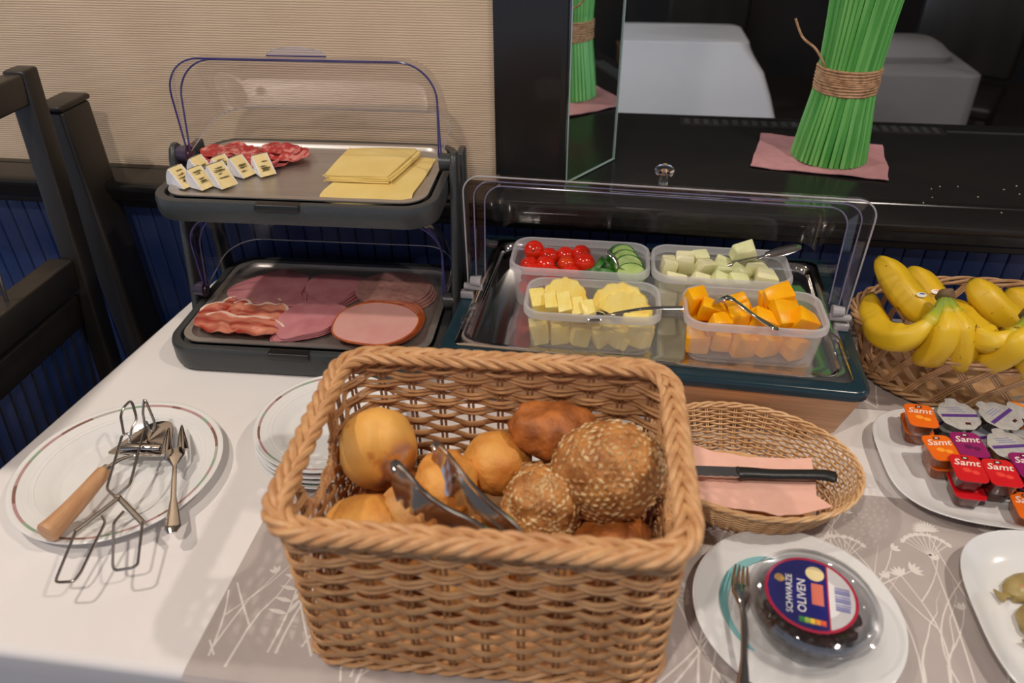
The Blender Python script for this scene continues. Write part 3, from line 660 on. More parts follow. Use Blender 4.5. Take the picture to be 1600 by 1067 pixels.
for s in (-1, 1):
    hg = MB(); hg.tube([(s*(hw-.022), HY, HZ), (s*(hw+.006), HY, HZ)], .0055, 10); hg.tube([(s*(hw-.020), HY, HZ+.010), (s*(hw-.004), HY, HZ+.010)], [.009, .007], 10); hg.bbox(s*hw-.012, s*hw+.008, HY-.006, HY+.006, .1, .112, .002)
    obj('hinge', hg, M['edge_tan'], fd)
    cl = MB(); cl.bbox(s*(hw-.016)-.010, s*(hw-.016)+.010, -.118, -.098, .103, .112, .003); obj('clip', cl, clear('clip_plastic', (.85, .86, .9)), fd)
def food_box(label, cx, cy, rz, w, d, h, z0=.0908):
    t = thing('storage_box', label, 'plastic box', (cx, cy, z0), rz, 'frosted fruit boxes')
    sc = .90
    b = MB(); b.loft([rr(w*sc-.012, d*sc-.012, .016, 6, .0), rr(w*sc-.003, d*sc-.003, .02, 6, .002), rr(w*sc, d*sc, .022, 6, .007), rr(w-.008, d-.008, .024, 6, h-.010)], True, False); 
    b.loft([rr(w-.011, d-.011, .024, 6, h-.010), rr(w*sc-.004, d*sc-.004, .02, 6, .008), rr(w*sc-.016, d*sc-.016, .016, 6, .003)], False, True); obj('body', b, M['frost'], t)
    r = MB(); r.loft([rr(w-.008, d-.008, .024, 6, h-.012), rr(w, d, .027, 6, h-.011), rr(w, d, .027, 6, h-.004), rr(w-.002, d-.002, .026, 6, h-.001), rr(w-.006, d-.006, .025, 6, h), rr(w-.010, d-.010, .024, 6, h-.001), rr(w-.012, d-.012, .023, 6, h-.012)], ring=True); obj('rim', r, M['frost_rim'], t)
    return t
food_box('frosted box of cherry tomatoes and cucumber at the back left', -.036, 1.002, 0, .208, .103, .072)
food_box('frosted box of pale melon chunks at the back right', .170, 1.002, 0, .200, .103, .072)
food_box('frosted box of pineapple pieces at the front left', -.012, .893, .02, .188, .100, .066)
food_box('frosted box of orange mango chunks at the front right', .206, .893, .0, .188, .102, .066)
tomato = mat('tomato_skin', srgb(214, 24, 14), .16, c2=srgb(224, 48, 16), nscale=25, sss=.1, coat=.3)
tom_o = mat('tomato_skin_orange', srgb(226, 70, 20), .16, c2=srgb(220, 56, 18), nscale=25, coat=.3)
stemm = mat('tomato_stem_scar', srgb(120, 90, 40), .6, c2=srgb(90, 70, 30), nscale=90)
TR = 1.10
toms = [(-.108, 1.024, .153, .0150, 'topmost cherry tomato with a stem scar in the back left corner'), (-.084, 1.014, .149, .0135, 'cherry tomato right of the topmost one'), (-.060, 1.022, .148, .0135, 'cherry tomato in the back row, left of the middle'),
        (-.036, 1.026, .150, .0140, 'cherry tomato at the right end of the back row'), (-.030, 1.000, .150, .0152, 'large cherry tomato next to the cucumber'), (-.056, .997, .147, .0125, 'small orange cherry tomato in the middle of the heap'),
        (-.088, .990, .147, .0145, 'cherry tomato in the middle left of the heap'), (-.112, .992, .144, .0135, 'cherry tomato by the left wall of the box'), (-.106, .971, .145, .0140, 'cherry tomato in the front left corner of its box'),
        (-.076, .968, .144, .0135, 'cherry tomato second from left in the front row'), (-.048, .970, .145, .0140, 'cherry tomato at the right end of the front row')]
for i, (x, y, z, r, l) in enumerate(toms):
    r *= TR; v, f = blob(r, r, r*.96, .03, 1.2, i, 3); o = obj('cherry_tomato', MB().add(v, f), tom_o if i == 5 else tomato, loc=(x, y, z)); tag(o, l, 'tomato', 'cherry tomatoes')
    if i == 0: obj('stem_scar', MB().add(*blob(.0025, .0015, .0025, .3, 2, 3, 1)), stemm, o, loc=(.0, -r*.86, r*.45))
for i in range(12):
    x = -.112+.0285*(i % 4); y = .972+.028*(i//4); v, f = blob(.014, .014, .0135, .03, 1.2, i, 2)
    tag(obj('cherry_tomato', MB().add(v, f), tomato, loc=(x, y, .118+.002*(i % 3))), 'cherry tomato in the lower layer, '+['front', 'middle', 'back'][i//4]+' row, '+ORD[i % 4], 'tomato', 'lower cherry tomatoes')
skin = mat('cucumber_skin', srgb(36, 92, 30), .4, c2=srgb(70, 130, 48), nscale=90, stretch=(1, 1, .2)); flesh = mat('cucumber_flesh', srgb(180, 204, 122), .35, c2=srgb(160, 188, 100), nscale=60, sss=.1)
cuc = [(.026, 1.026, .150, (1.15, .2, .5), 'cucumber slice at the back of the box'), (.031, 1.011, .149, (1.0, .15, .45), 'cucumber slice behind the fork'), (.036, .995, .149, (.85, .1, .4), 'cucumber slice in the middle of the leaning row'), (.041, .978, .146, (.55, .05, .3), 'pale faced cucumber slice at the front of the row'),
       (-.004, .978, .142, (-.9, .2, .2), 'dark skinned cucumber piece by the tomatoes at the front'), (-.010, .998, .141, (-1.1, .1, 1.2), 'cucumber piece half hidden behind the tomatoes'), (.008, 1.012, .139, (.7, .5, 1.5), 'cucumber piece low in the middle of the box')]
def cuc_slice(label, x, y, z, rot):
    t = thing('cucumber_slice', label, 'cucumber', (x, y, z), 0, 'cucumber slices')
    m = Matrix.Rotation(rot[2], 3, 'Z') @ Matrix.Rotation(rot[1], 3, 'Y') @ Matrix.Rotation(rot[0], 3, 'X'); n = 28
    lp = lambda r, z: [tuple(m @ Vector((r*1.25*math.cos(2*PI*k/n), r*math.sin(2*PI*k/n), z))) for k in range(n)]
    obj('flesh', MB().loft([lp(.001, -.0045), lp(.0175, -.0045), lp(.0175, .0045), lp(.001, .0045)], True, True), flesh, t)
    obj('skin', MB().loft([lp(.0175, -.0045), lp(.0192, -.004), lp(.0196, 0), lp(.0192, .004), lp(.0175, .0046)], False, False), skin, t)
for x, y, z, r, l in cuc: cuc_slice(l, x, y, z, r)
for i in range(4): cuc_slice('cucumber piece in the lower layer, '+ORD[i], .0+.016*i, .975+.018*(i % 3), .118, (.3*i, .4, i))
def chunk(name, label, cat, m, x, y, z, sx, sy, sz, rot, seed, group, cut=.25):
    """an irregular knife-cut piece with softened edges"""
    g = random.Random(seed); bm = bmesh.new(); bmesh.ops.create_cube(bm, size=1)
    for v in bm.verts:
        v.co.x *= sx*(1+g.uniform(-cut, cut)); v.co.y *= sy*(1+g.uniform(-cut, cut)); v.co.z *= sz*(1+g.uniform(-cut, cut))
    bmesh.ops.bevel(bm, geom=list(bm.edges)+list(bm.verts), offset=min(sx, sy, sz)*.17, segments=2, affect='EDGES', profile=.6)
    vs = [tuple(v.co) for v in bm.verts]; bm.verts.index_update(); fs = [tuple(v.index for v in f.verts) for f in bm.faces]; bm.free()
    return tag(obj(name, MB().add(place(vs, rot), fs), m, loc=(x, y, z), angle=50), label, cat, group)
melon = mat('melon_flesh', srgb(242, 236, 194), .3, c2=srgb(234, 230, 176), nscale=40, sss=.2, bump=.1, bscale=120)
melon_g = mat('melon_flesh_green', srgb(222, 226, 166), .3, c2=srgb(236, 236, 184), nscale=40, sss=.2, bump=.1, bscale=120)
ml = [(.095, .998, .152, .024, .022, .028, (0, .1, .2), 'melon chunk at the left end of the top layer', 0), (.120, 1.006, .154, .026, .024, .032, (.1, -.05, .05), 'cream coloured block of melon second from left', 0), (.147, 1.002, .151, .028, .022, .028, (.2, .2, .5), 'slanted melon chunk third from left', 0),
      (.143, 1.028, .152, .026, .02, .022, (.2, 0, .3), 'small green melon chunk at the back', 1), (.175, 1.004, .151, .03, .026, .026, (.4, .3, .2), 'green melon chunk in the middle of the box', 1), (.198, .998, .150, .026, .026, .024, (.3, .5, .8), 'pointed melon chunk right of the middle', 1),
      (.222, 1.012, .151, .030, .024, .022, (.1, .1, .1), 'melon chunk by the back right corner', 0), (.232, .985, .148, .032, .026, .026, (.1, .1, .05), 'melon chunk by the front right corner', 0), (.197, .976, .146, .032, .022, .022, (.3, .2, .3), 'green melon chunk at the front right of the middle', 1),
      (.167, .974, .145, .024, .022, .024, (.5, .5, .3), 'small melon chunk at the front of the middle', 1), (.137, .973, .144, .028, .020, .022, (.3, .4, .2), 'melon chunk at the front left of the middle', 0), (.106, .972, .143, .028, .02, .02, (.1, .2, .1), 'low melon chunk in the front left corner', 0),
      (.203, 1.012, .179, .034, .024, .016, (.15, -.1, .25), 'flat melon chunk resting on the spoon, highest of all', 1)]
for i, (x, y, z, a, b, c, r, l, k) in enumerate(ml): chunk('melon_chunk', l, 'melon', melon_g if k else melon, x, y, z, a, b, c, r, i+40, 'melon chunks', .28)
for i in range(12): chunk('melon_chunk', 'melon chunk in the lower layer, '+['front', 'back'][i//6]+' row, '+ORD[i % 6], 'melon', melon, .098+.029*(i % 6), .978+.036*(i//6), .114, .027, .03, .028, (0, 0, .3*i), i+80, 'lower melon chunks', .15)
mango = mat('mango_flesh', srgb(253, 186, 10), .28, c2=srgb(248, 160, 8), nscale=38, sss=.25, lo=.35, hi=.7, bump=.15, bscale=90)
mg = [(.128, .912, .146, .028, .022, .034, (.1, .1, .6), 'mango chunk in the back left corner, upper layer'), (.152, .897, .143, .034, .024, .026, (.2, .3, .1), 'rounded mango chunk under the fork head'), (.187, .908, .148, .030, .024, .028, (.1, -.35, .25), 'mango chunk just right of the fork head'),
      (.190, .883, .145, .028, .024, .030, (.1, -.15, .1), 'upright mango chunk in front of the middle'), (.222, .878, .145, .034, .024, .026, (.3, .2, -.2), 'mango chunk at the front right of the middle'), (.240, .912, .160, .036, .030, .026, (.2, -.1, .3), 'large mango chunk on the top of the heap'),
      (.250, .890, .152, .040, .034, .022, (.55, .25, .5), 'tilted flat mango chunk on the right of the heap'), (.270, .882, .146, .036, .026, .026, (.3, .5, .3), 'mango chunk in the front right corner, upper layer'), (.228, .922, .150, .026, .02, .026, (0, .2, .1), 'mango chunk at the back of the heap'), (.212, .892, .140, .03, .024, .024, (.2, .1, .9), 'dark mango chunk wedged in the middle'), (.160, .873, .137, .028, .022, .024, (.1, .2, .3), 'mango chunk low behind the front wall, left')]
for i, (x, y, z, a, b, c, r, l) in enumerate(mg): chunk('mango_chunk', l, 'mango', mango, x, y, z, a, b, c, r, i+100, 'mango chunks', .34)
for i, (x, z, a) in enumerate(((.136, .112, .034), (.164, .116, .030), (.196, .110, .036), (.228, .113, .034), (.262, .110, .034))):
    chunk('mango_chunk', 'mango chunk in the bottom row behind the front wall, '+ORD[i], 'mango', mango, x, .873, z, a, .030, .030, (.1, .1*i, .2*i), i+130, 'bottom mango chunks', .2)
for i in range(5): chunk('mango_chunk', 'mango chunk in the back row of the bottom layer, '+ORD[i], 'mango', mango, .14+.032*i, .912, .114, .030, .032, .032, (.1, .1, .4*i), i+150, 'hidden mango chunks', .15)
pine = mat('pineapple_flesh', srgb(250, 230, 140), .32, c2=srgb(244, 212, 96), nscale=60, stretch=(1, 1, .4), sss=.25, lo=.4, hi=.75, bump=.3, bscale=150)
pn_ = [(-.085, .893, .133, .022, .034, .056, (.35, -.15, .2), 'pineapple stick at the left wall of the box'), (-.066, .886, .134, .018, .030, .064, (.45, -.2, .15), 'pineapple stick second from left'), (-.046, .884, .134, .018, .030, .066, (.5, -.2, .1), 'pineapple stick in the middle of the left row'),
       (-.028, .882, .132, .018, .030, .060, (.5, -.2, .1), 'short pineapple stick fourth from left'), (-.010, .877, .130, .018, .026, .074, (.5, -.28, .1), 'long pale pineapple stick leaning at the front'), (.022, .868, .112, .044, .022, .020, (.1, .45, -.2), 'pineapple piece lying low behind the front wall'), (.052, .876, .120, .04, .028, .034, (.2, .1, .2), 'pineapple piece low in the front right corner')]
for i, (x, y, z, a, b, c, r, l) in enumerate(pn_): chunk('pineapple_piece', l, 'pineapple', pine, x, y, z, a, b, c, r, i+170, 'pineapple pieces', .12)
for i in range(6): chunk('pineapple_piece', 'pineapple piece in the bottom row behind the front wall, '+ORD[i], 'pineapple', pine, -.082+.028*i, .868+.003*(i % 2), .111, .026, .024, .030, (.1, .2*(i % 3)-.2, .2*i), i+190, 'bottom pineapple pieces', .2)
def pine_ring(label, x, y, z, R, a0, a1, rot):
    n = 18; m = MB(); lp = []
    for i in range(n+1):
        a = lerp(a0, a1, i/n); ca, sa = math.cos(a), math.sin(a); k = 1+.04*math.sin(i*2.3)
        lp.append([(R*.36*ca, R*.36*sa, -.007), (R*k*ca, R*k*sa, -.007), (R*1.03*k*ca, R*1.03*k*sa, 0), (R*k*ca, R*k*sa, .007), (R*.36*ca, R*.36*sa, .007)])
    m.loft(lp, True, True, closed=True); m.v = place(m.v, rot); return tag(obj('pineapple_piece', m, pine, loc=(x, y, z), angle=35), label, 'pineapple', 'pineapple pieces')
pine_ring('curved pineapple slice with a yellow core at the back left', -.052, .908, .138, .032, -.1, PI+.1, (1.1, 0, .05))
pine_ring('large half pineapple slice leaning at the back right', .026, .904, .126, .042, .0, PI*.98, (1.15, 0, -.05))
pine_ring('second half pineapple slice in front of the large one', .034, .892, .122, .040, .0, PI*.9, (1.1, .05, -.10))
# serving cutlery in the fruit
def spoon(label, pts, hw, bowl=.26):
    """bowl end first: path of points, bowl length two thirds round"""
    t = thing('serving_spoon', label, 'spoon', pts[0]); P = [Vector(p)-Vector(pts[0]) for p in pts]; sp = smooth_path(P, 8); n = len(sp); rad = []
    for i in range(n):
        u = i/(n-1); rad.append(max(.0026, hw*math.sqrt(max(.02, 1-((u-bowl*.54)/(bowl*.56))**2))) if u < bowl else lerp(.0026, .0042, (u-bowl)/(1-bowl)))
    o = obj('body', MB().tube(sp, rad, 10, up=(0, 0, 1), flat=.28), M['steel'], t); return t
spoon('steel spoon lying across the pineapple box', [(-.020, .855, .150), (.004, .852, .152), (.022, .850, .160), (.060, .856, .166), (.108, .868, .164)], .013)
def fork(label, head, path, w=.02, tines=2, tl=.04, name='serving_fork', up=(0, 0, 1)):
    """path runs from the tine tips to the handle end"""
    t = thing(name, label, 'fork', path[0]); o0 = Vector(path[0]); P = [Vector(p)-o0 for p in path]; sp = smooth_path(P, 10); n = len(sp)
    cum = [0]
    for i in range(1, n): cum.append(cum[-1]+(sp[i]-sp[i-1]).length)
    tot = cum[-1]; hd = MB()
    def side(i): tg = (sp[min(i+1, n-1)]-sp[max(i-1, 0)]).normalized(); return tg.cross(Vector(up)).normalized()
    ti = [i for i in range(n) if cum[i] <= tl]; 
    for k in range(tines):
        u = (k/(tines-1)-.5)*2; tip = []
        for i in ti: tip.append(sp[i]+side(i)*(u*w*.42*lerp(.78, 1, cum[i]/tl)))
        tn = MB().tube(tip, [lerp(.0008, w*.42/tines*(1.25 if tines == 2 else 1.1), min(1, i/max(1, len(tip)-1)*1.2)) for i in range(len(tip))], 8, up=up, flat=.35); obj('tine', tn, M['steel'], t)
    i0 = ti[-1]-1; idx = range(max(0, i0), n); rad = []
    for i in idx:
        u = (cum[i]-tl)/(tot-tl)
        if u < .06: r = w*.5
        elif u < .2: r = lerp(w*.5, .0028, (u-.06)/.14)
        elif u < .6: r = lerp(.0028, .0034, (u-.2)/.4)
        else: r = lerp(.0034, head, min(1, (u-.6)/.33)) if u < .94 else head*lerp(1, .5, (u-.94)/.06)
        rad.append(max(.0015, r))
    obj('handle', MB().tube([sp[i] for i in idx], rad, 12, up=up, flat=.30), M['steel'], t); return t
fork('small steel fork stuck between the mango chunks', .005, [(.150, .893, .158), (.166, .888, .171), (.180, .880, .170), (.200, .856, .166), (.224, .822, .168)], .016, 3, .016)
fork('steel fork handle end among the cucumber slices', .0055, [(.040, .985, .140), (.030, .982, .152), (.022, .978, .160), (.014, .985, .170), (.004, .993, .176)], .012, 3, .012)
spoon('pale steel spoon holding a melon chunk', [(.286, 1.030, .182), (.268, 1.026, .178), (.246, 1.018, .174), (.220, 1.008, .170), (.180, 1.000, .160)], .0115, .62)

# ================================================================== bread basket (woven)
class Loop:
    """closed outline sampled densely: point and outward normal by arc length"""
    def __init__(s, pts):
        s.p = [Vector((p[0], p[1])) for p in pts]; s.c = [0.]
        for i in range(len(s.p)): s.c.append(s.c[-1]+(s.p[(i+1) % len(s.p)]-s.p[i]).length)
        s.L = s.c[-1]
    def at(s, u):
        u %= s.L; lo, hi = 0, len(s.p)
        while hi-lo > 1:
            m = (lo+hi)//2
            if s.c[m] <= u: lo = m
            else: hi = m
        a, b = s.p[lo], s.p[(lo+1) % len(s.p)]; t = (u-s.c[lo])/max(1e-9, s.c[lo+1]-s.c[lo]); d = (b-a).normalized()
        return a.lerp(b, t), Vector((d.y, -d.x))
bk = thing('bread_basket', 'large rectangular wicker basket holding bread rolls', 'basket', (-.097, .538, .0014), math.radians(2.4))
BW, BD, BH = .362, .256, .197
lp0 = Loop(rr(BW, BD, .036, 14)); NST = 34; SPC = lp0.L/NST
s_left = None
us = [lp0.L*i/2000 for i in range(2000)]
s_left = min(us, key=lambda u: (lp0.at(u)[0]-Vector((-BW/2, 0))).length); s_right = min(us, key=lambda u: (lp0.at(u)[0]-Vector((BW/2, 0))).length)
def taper(z): return .975+.025*min(1, z/BH)
def wpt(u, z, off): p, n = lp0.at(u); q = p*taper(z)+n*off; return (q.x, q.y, z)
def weave(z, ph, u0, u1, closed, thin):
    k = max(8, int(round((u1-u0)/SPC*6))); pts = []
    for i in range(k if closed else k+1):
        u = u0+(u1-u0)*i/k; o = .0042*math.cos(PI*(u/SPC)+ph*PI); pts.append(wpt(u, z+.0006*math.sin(i*.7+z*900), o))
    return MB().tube(pts, .0020, 6, closed=closed, up=(0, 0, 1), flat=1.15 if thin else 1.9)
rows = []; z = .014
while z < BH-.012:
    thin = z > .115; rows.append((z, thin)); z += .0056 if thin else .0098
def hole_half(z): return 0 if not (.128 < z < .186) else lerp(.030, .052, min(1, (z-.128)/.03))
for i, (z, thin) in enumerate(rows):
    ph = (i//2 if thin else i) % 2; hh = hole_half(z)
    if hh == 0: obj('weaver', weave(z, ph, 0, lp0.L, True, thin), M['wicker'], bk)
    else:
        a, b = s_left, s_right
        if a > b: a, b = b, a
        obj('weaver', weave(z, ph, a+hh, b-hh, False, thin), M['wicker'], bk); obj('weaver', weave(z, ph, b+hh, a+lp0.L-hh, False, thin), M['wicker'], bk)
for i in range(NST):
    u = i*SPC; inl = min(abs((u-s_left+lp0.L/2) % lp0.L-lp0.L/2), abs((u-s_right+lp0.L/2) % lp0.L-lp0.L/2)) < .045
    m = MB()
    for d in (-.0026, .0026): m.tube([wpt(u+d, zz, 0) for zz in (.004, .06, .124 if inl else .12, .126 if inl else BH)], .0017, 6)
    obj('stake', m, M['wicker_dark'], bk)
for sc in (s_left, s_right):                # wrapped U-shaped edge of each grip hole
    pts = [wpt(sc-.052, BH-.006, 0), wpt(sc-.052, .160, 0), wpt(sc-.040, .136, 0), wpt(sc-.026, .127, 0), wpt(sc, .125, 0), wpt(sc+.026, .127, 0), wpt(sc+.040, .136, 0), wpt(sc+.052, .160, 0), wpt(sc+.052, BH-.006, 0)]
    sp = smooth_path(pts, 8); m = MB().tube(sp, .0030, 8); g = obj('grip_border', m, M['wicker'], bk)
    hx = []
    for i in range(len(sp)*4):
        t = i/4; a = sp[int(t)]; b = sp[min(len(sp)-1, int(t)+1)]; p = a.lerp(b, t-int(t)); n = lp0.at(sc)[1]; th = i*.55
        hx.append(p+Vector((n.x, n.y, 0))*.0042*math.cos(th)+Vector((0, .7, .7))*.0042*math.sin(th))
    obj('wrap', MB().tube(hx, .0013, 5), M['wicker'], g)
def rope(off, zc, R, rs, pitch, k, sgn, m, name, parent, P=None, N=520):
    P = P or (lambda u, z, o: wpt(u, z, o)); turns = round(lp0.L/pitch)
    for j in range(k):
        pts = []
        for i in range(N):
            u = lp0.L*i/N; th = sgn*2*PI*turns*i/N+2*PI*j/k; pts.append(P(u, zc+R*math.sin(th), off+R*math.cos(th)))
        obj(name, MB().tube(pts, rs, 7, closed=True), m, parent)
rope(.0050, BH+.004, .0050, .0042, .075, 4, 1, M['wicker'], 'rim_strand', bk)
rope(-.0056, BH+.005, .0040, .0036, .062, 3, -1, M['wicker'], 'rim_strand', bk)
rope(.002, BH-.012, .0022, .0022, .040, 2, 1, M['wicker'], 'rim_strand', bk, N=360)
rope(.001, .0065, .0040, .0026, .075, 3, 1, M['wicker'], 'base_strand', bk)
for i in range(24):
    x = -BW/2+.012+i*(BW-.024)/23; obj('base_rod', MB().tube([(x, -BD/2+.008, .0065), (x, BD/2-.008, .0065)], .0028, 6), M['wicker_dark'], bk)
fl = MB(); fl.loft([rr(BW*.965, BD*.96, .03, 6, .008), rr(BW*.965, BD*.96, .03, 6, .0105)], True, True); obj('floor_weave', fl, M['wicker'], bk)
# ---- rolls
crust = lambda nm, a, b, c=None, **k: mat(nm, srgb(*a), .55, c2=srgb(*b), nscale=k.get('n', 9), lo=k.get('lo', .35), hi=k.get('hi', .7), bump=k.get('bump', .5), bscale=k.get('bs', 90), detail=6, bdist=.006)
gold = crust('golden_crust', (234, 172, 84), (196, 116, 44), n=22); gold2 = crust('golden_crust_pale', (230, 176, 104), (186, 112, 54), n=26); brownc = crust('brown_crust', (196, 116, 52), (104, 50, 20), n=34, bump=.9, bs=60); rye = crust('seeded_crust', (212, 148, 80), (146, 84, 38), n=40, bump=.9, bs=110)
patch = mat('flour_patch', srgb(208, 156, 122), .7, c2=srgb(196, 140, 104), nscale=40, bump=.3, bscale=90); seedm = mat('oat_flakes', srgb(232, 202, 150), .6, c2=srgb(184, 136, 82), nscale=45, lo=.38, hi=.62)
def roll(label, c, r, rot, m, seed, amp=.07, seeds=0, sub=4, group='bread rolls in the basket', crease=False):
    t = thing('bread_roll', label, 'bread roll', c, 0, group); v, f = blob(r[0], r[1], r[2], amp, 1.7, seed, sub, fine=.022)
    if crease:
        v2 = []
        for p in v:
            d = abs(p[0]/r[0]*.9+p[2]/r[2]*.35-.35); k = 1-.13*math.exp(-(d/.10)**2)*(1 if p[1] < 0 else .2); v2.append((p[0]*k, p[1]*k, p[2]*k))
        v = v2
    obj('crust', MB().add(place(v, rot), f), m, t, angle=80)
    if seeds:
        g = random.Random(seed); sm = MB(); sv = [(.0034, 0, 0), (0, .0017, 0), (-.0034, 0, 0), (0, -.0017, 0), (0, 0, .0013), (0, 0, -.001)]; sf = [(0, 1, 4), (1, 2, 4), (2, 3, 4), (3, 0, 4), (1, 0, 5), (2, 1, 5), (3, 2, 5), (0, 3, 5)]
        for i in range(seeds):
            p = Vector(v[g.randrange(len(v))]); nrm = Vector((p.x/r[0]**2, p.y/r[1]**2, p.z/r[2]**2)).normalized()
            if nrm.z < -.5: continue
            q = nrm.to_track_quat('Z', 'Y') @ Quaternion((0, 0, 1), g.uniform(0, PI)); k = g.uniform(.55, 1.5); vv = [tuple(p+nrm*.0004+q @ (Vector(a)*k)) for a in sv]; sm.add(place(vv, rot), sf)
        o = obj('oat_flakes', sm, seedm, t, angle=20); o['kind'] = 'stuff'
    return t
A = roll('big smooth golden roll standing upright at the left of the basket', (-.232, .583, .132), (.043, .040, .056), (.25, .22, .1), gold, 3, .05, crease=True)
pm = attr_ramp('golden_crust_with_patch', [(0., srgb(236, 176, 88)), (.25, srgb(226, 160, 78)), (.55, srgb(196, 136, 92)), (.8, srgb(178, 122, 90)), (1., srgb(206, 160, 124))], .55, spots=(srgb(210, 138, 62), 30, .58))
am = [c for c in A.children][0].data; am.materials[0] = pm; at = am.attributes.new('along', 'FLOAT', 'POINT'); pd = Vector((.75, -.62, .12)).normalized(); pd2 = Vector((.35, -.78, -.55)).normalized()
at.data.foreach_set('value', [max(0., min(1., max(1.5-abs((v.co.normalized()-pd).length)*2.1, 1.2-abs((v.co.normalized()-pd2).length)*2.6)+.5*noise.noise(v.co*60))) for v in am.vertices])
roll('golden roll in the front left corner of the basket', (-.222, .492, .104), (.048, .040, .036), (0, .1, .4), gold, 5, .06)
roll('golden roll under the left arm of the tongs', (-.180, .518, .104), (.036, .036, .036), (.2, 0, 0), gold2, 6, .08)
roll('golden roll between the two arms of the tongs', (-.152, .556, .111), (.036, .038, .038), (.1, .3, .2), gold, 7, .14)
roll('round golden roll at the back middle of the basket', (-.103, .602, .108), (.038, .036, .036), (0, .1, 0), gold, 8, .07)
roll('small golden roll low at the front middle', (-.092, .512, .088), (.036, .030, .032), (0, .2, .2), gold2, 10, .08)
roll('dark brown craggy roll at the back right of the basket', (-.040, .622, .146), (.050, .036, .032), (.1, .12, .05), brownc, 11, .16)
roll('brown roll covered in grain leaning on the front rim', (-.046, .543, .112), (.040, .042, .046), (.3, .1, 0), rye, 12, .15, 800)
roll('largest roll, covered in oat flakes, at the right of the basket', (.022, .570, .140), (.060, .048, .054), (.2, -.35, .1), rye, 13, .15, 1500)
roll('dark roll in the shade under the large oat roll', (.030, .530, .068), (.046, .050, .036), (0, 0, 0), brownc, 14, .1)
for i, (x, y) in enumerate(((-.225, .590), (-.215, .505), (-.135, .555), (-.120, .495), (-.045, .600), (-.040, .520), (.045, .605))):
    roll('bread roll in the bottom layer, seen through the weave, '+['back left', 'front left', 'middle back', 'middle front', 'right of the back middle', 'right of the front middle', 'back right'][i], (x, y, .046), (.044, .042, .034), (0, 0, i), gold2 if i % 2 else brownc, 20+i, .08, sub=3, group='lower layer of rolls')
# crumpled clear bag showing in the right corner
bg_ = MB(); pts = []
for i in range(15):
    row = []
    for j in range(11):
        u, v_ = i/14, j/10; x = lerp(.035, .070, u); y = lerp(.425, .50, v_); row.append((x+.006*noise.noise(Vector((u*5, v_*5, 1))), y, .055+.105*u+.012*noise.noise(Vector((u*6, v_*6, 3)))))
    pts.append(row)
bg_.loft(pts, closed=False); tag(obj('plastic_bag', bg_, clear('bag_film', (.80, .80, .84), 1., .08)), 'crumpled clear plastic bag in the front right corner of the basket', 'bag')
# ---- bread tongs
tg = thing('bread_tongs', 'stainless bread tongs with toothed ends lying among the rolls', 'tongs', (-.04, .455, .10))
def tong_arm(P, drop, thick=.0014, teeth=7):
    """a sheet-metal arm: folded bright top edge, blade hanging below it, toothed near the tip"""
    o0 = Vector((-.04, .455, .10)); sp = smooth_path([Vector(p)-o0 for p in P], 8); n = len(sp); top = []; bot = []
    for i, p in enumerate(sp):
        u = i/(n-1); d = drop*math.sin(PI*min(1, .12+u*1.15)/1.0 if u < .38 else PI*.5*(1-.0))*lerp(1, .35, max(0, (u-.4)/.6))
        d = drop*(min(1, .45+u*2.6) if u < .25 else lerp(1, .25, (u-.25)/.75))
        if .22 < u < .6: d -= .0055*((i//2) % 2)
        top.append(p); bot.append(p+Vector((-.30, -.62, -.72)).normalized()*max(.006, d))
    tgt = (sp[-1]-sp[0]).normalized(); nn = tgt.cross(Vector((0, 0, 1))).normalized()*thick
    b = MB(); b.loft([[top[i]-nn, top[i]+nn, bot[i]+nn, bot[i]-nn] for i in range(n)], True, True, closed=True); ar = obj('arm', b, M['steel'], tg, angle=30)
    obj('folded_edge', MB().tube(top[3:], .0030, 8), M['steel'], ar)
    obj('tip', MB().tube([top[0]+Vector((-.004, .003, .001)), top[0]+Vector((0, 0, -.003)), top[2]+Vector((0, 0, -.005))], [.004, .0075, .0080], 12, flat=.5), M['steel'], ar)
tong_arm([(-.192, .523, .172), (-.178, .513, .170), (-.158, .496, .165), (-.134, .486, .156), (-.097, .476, .146), (-.04, .458, .118)], .027)
tong_arm([(-.162, .574, .154), (-.147, .557, .158), (-.121, .528, .154), (-.094, .506, .146), (-.064, .488, .136), (-.03, .462, .112)], .031)
obj('spring', MB().tube(smooth_path([(0, .003, .018), (.012, -.004, .012), (.016, .004, .010), (.010, .007, .012)], 6), .0035, 8, flat=.4), M['steel'], tg)

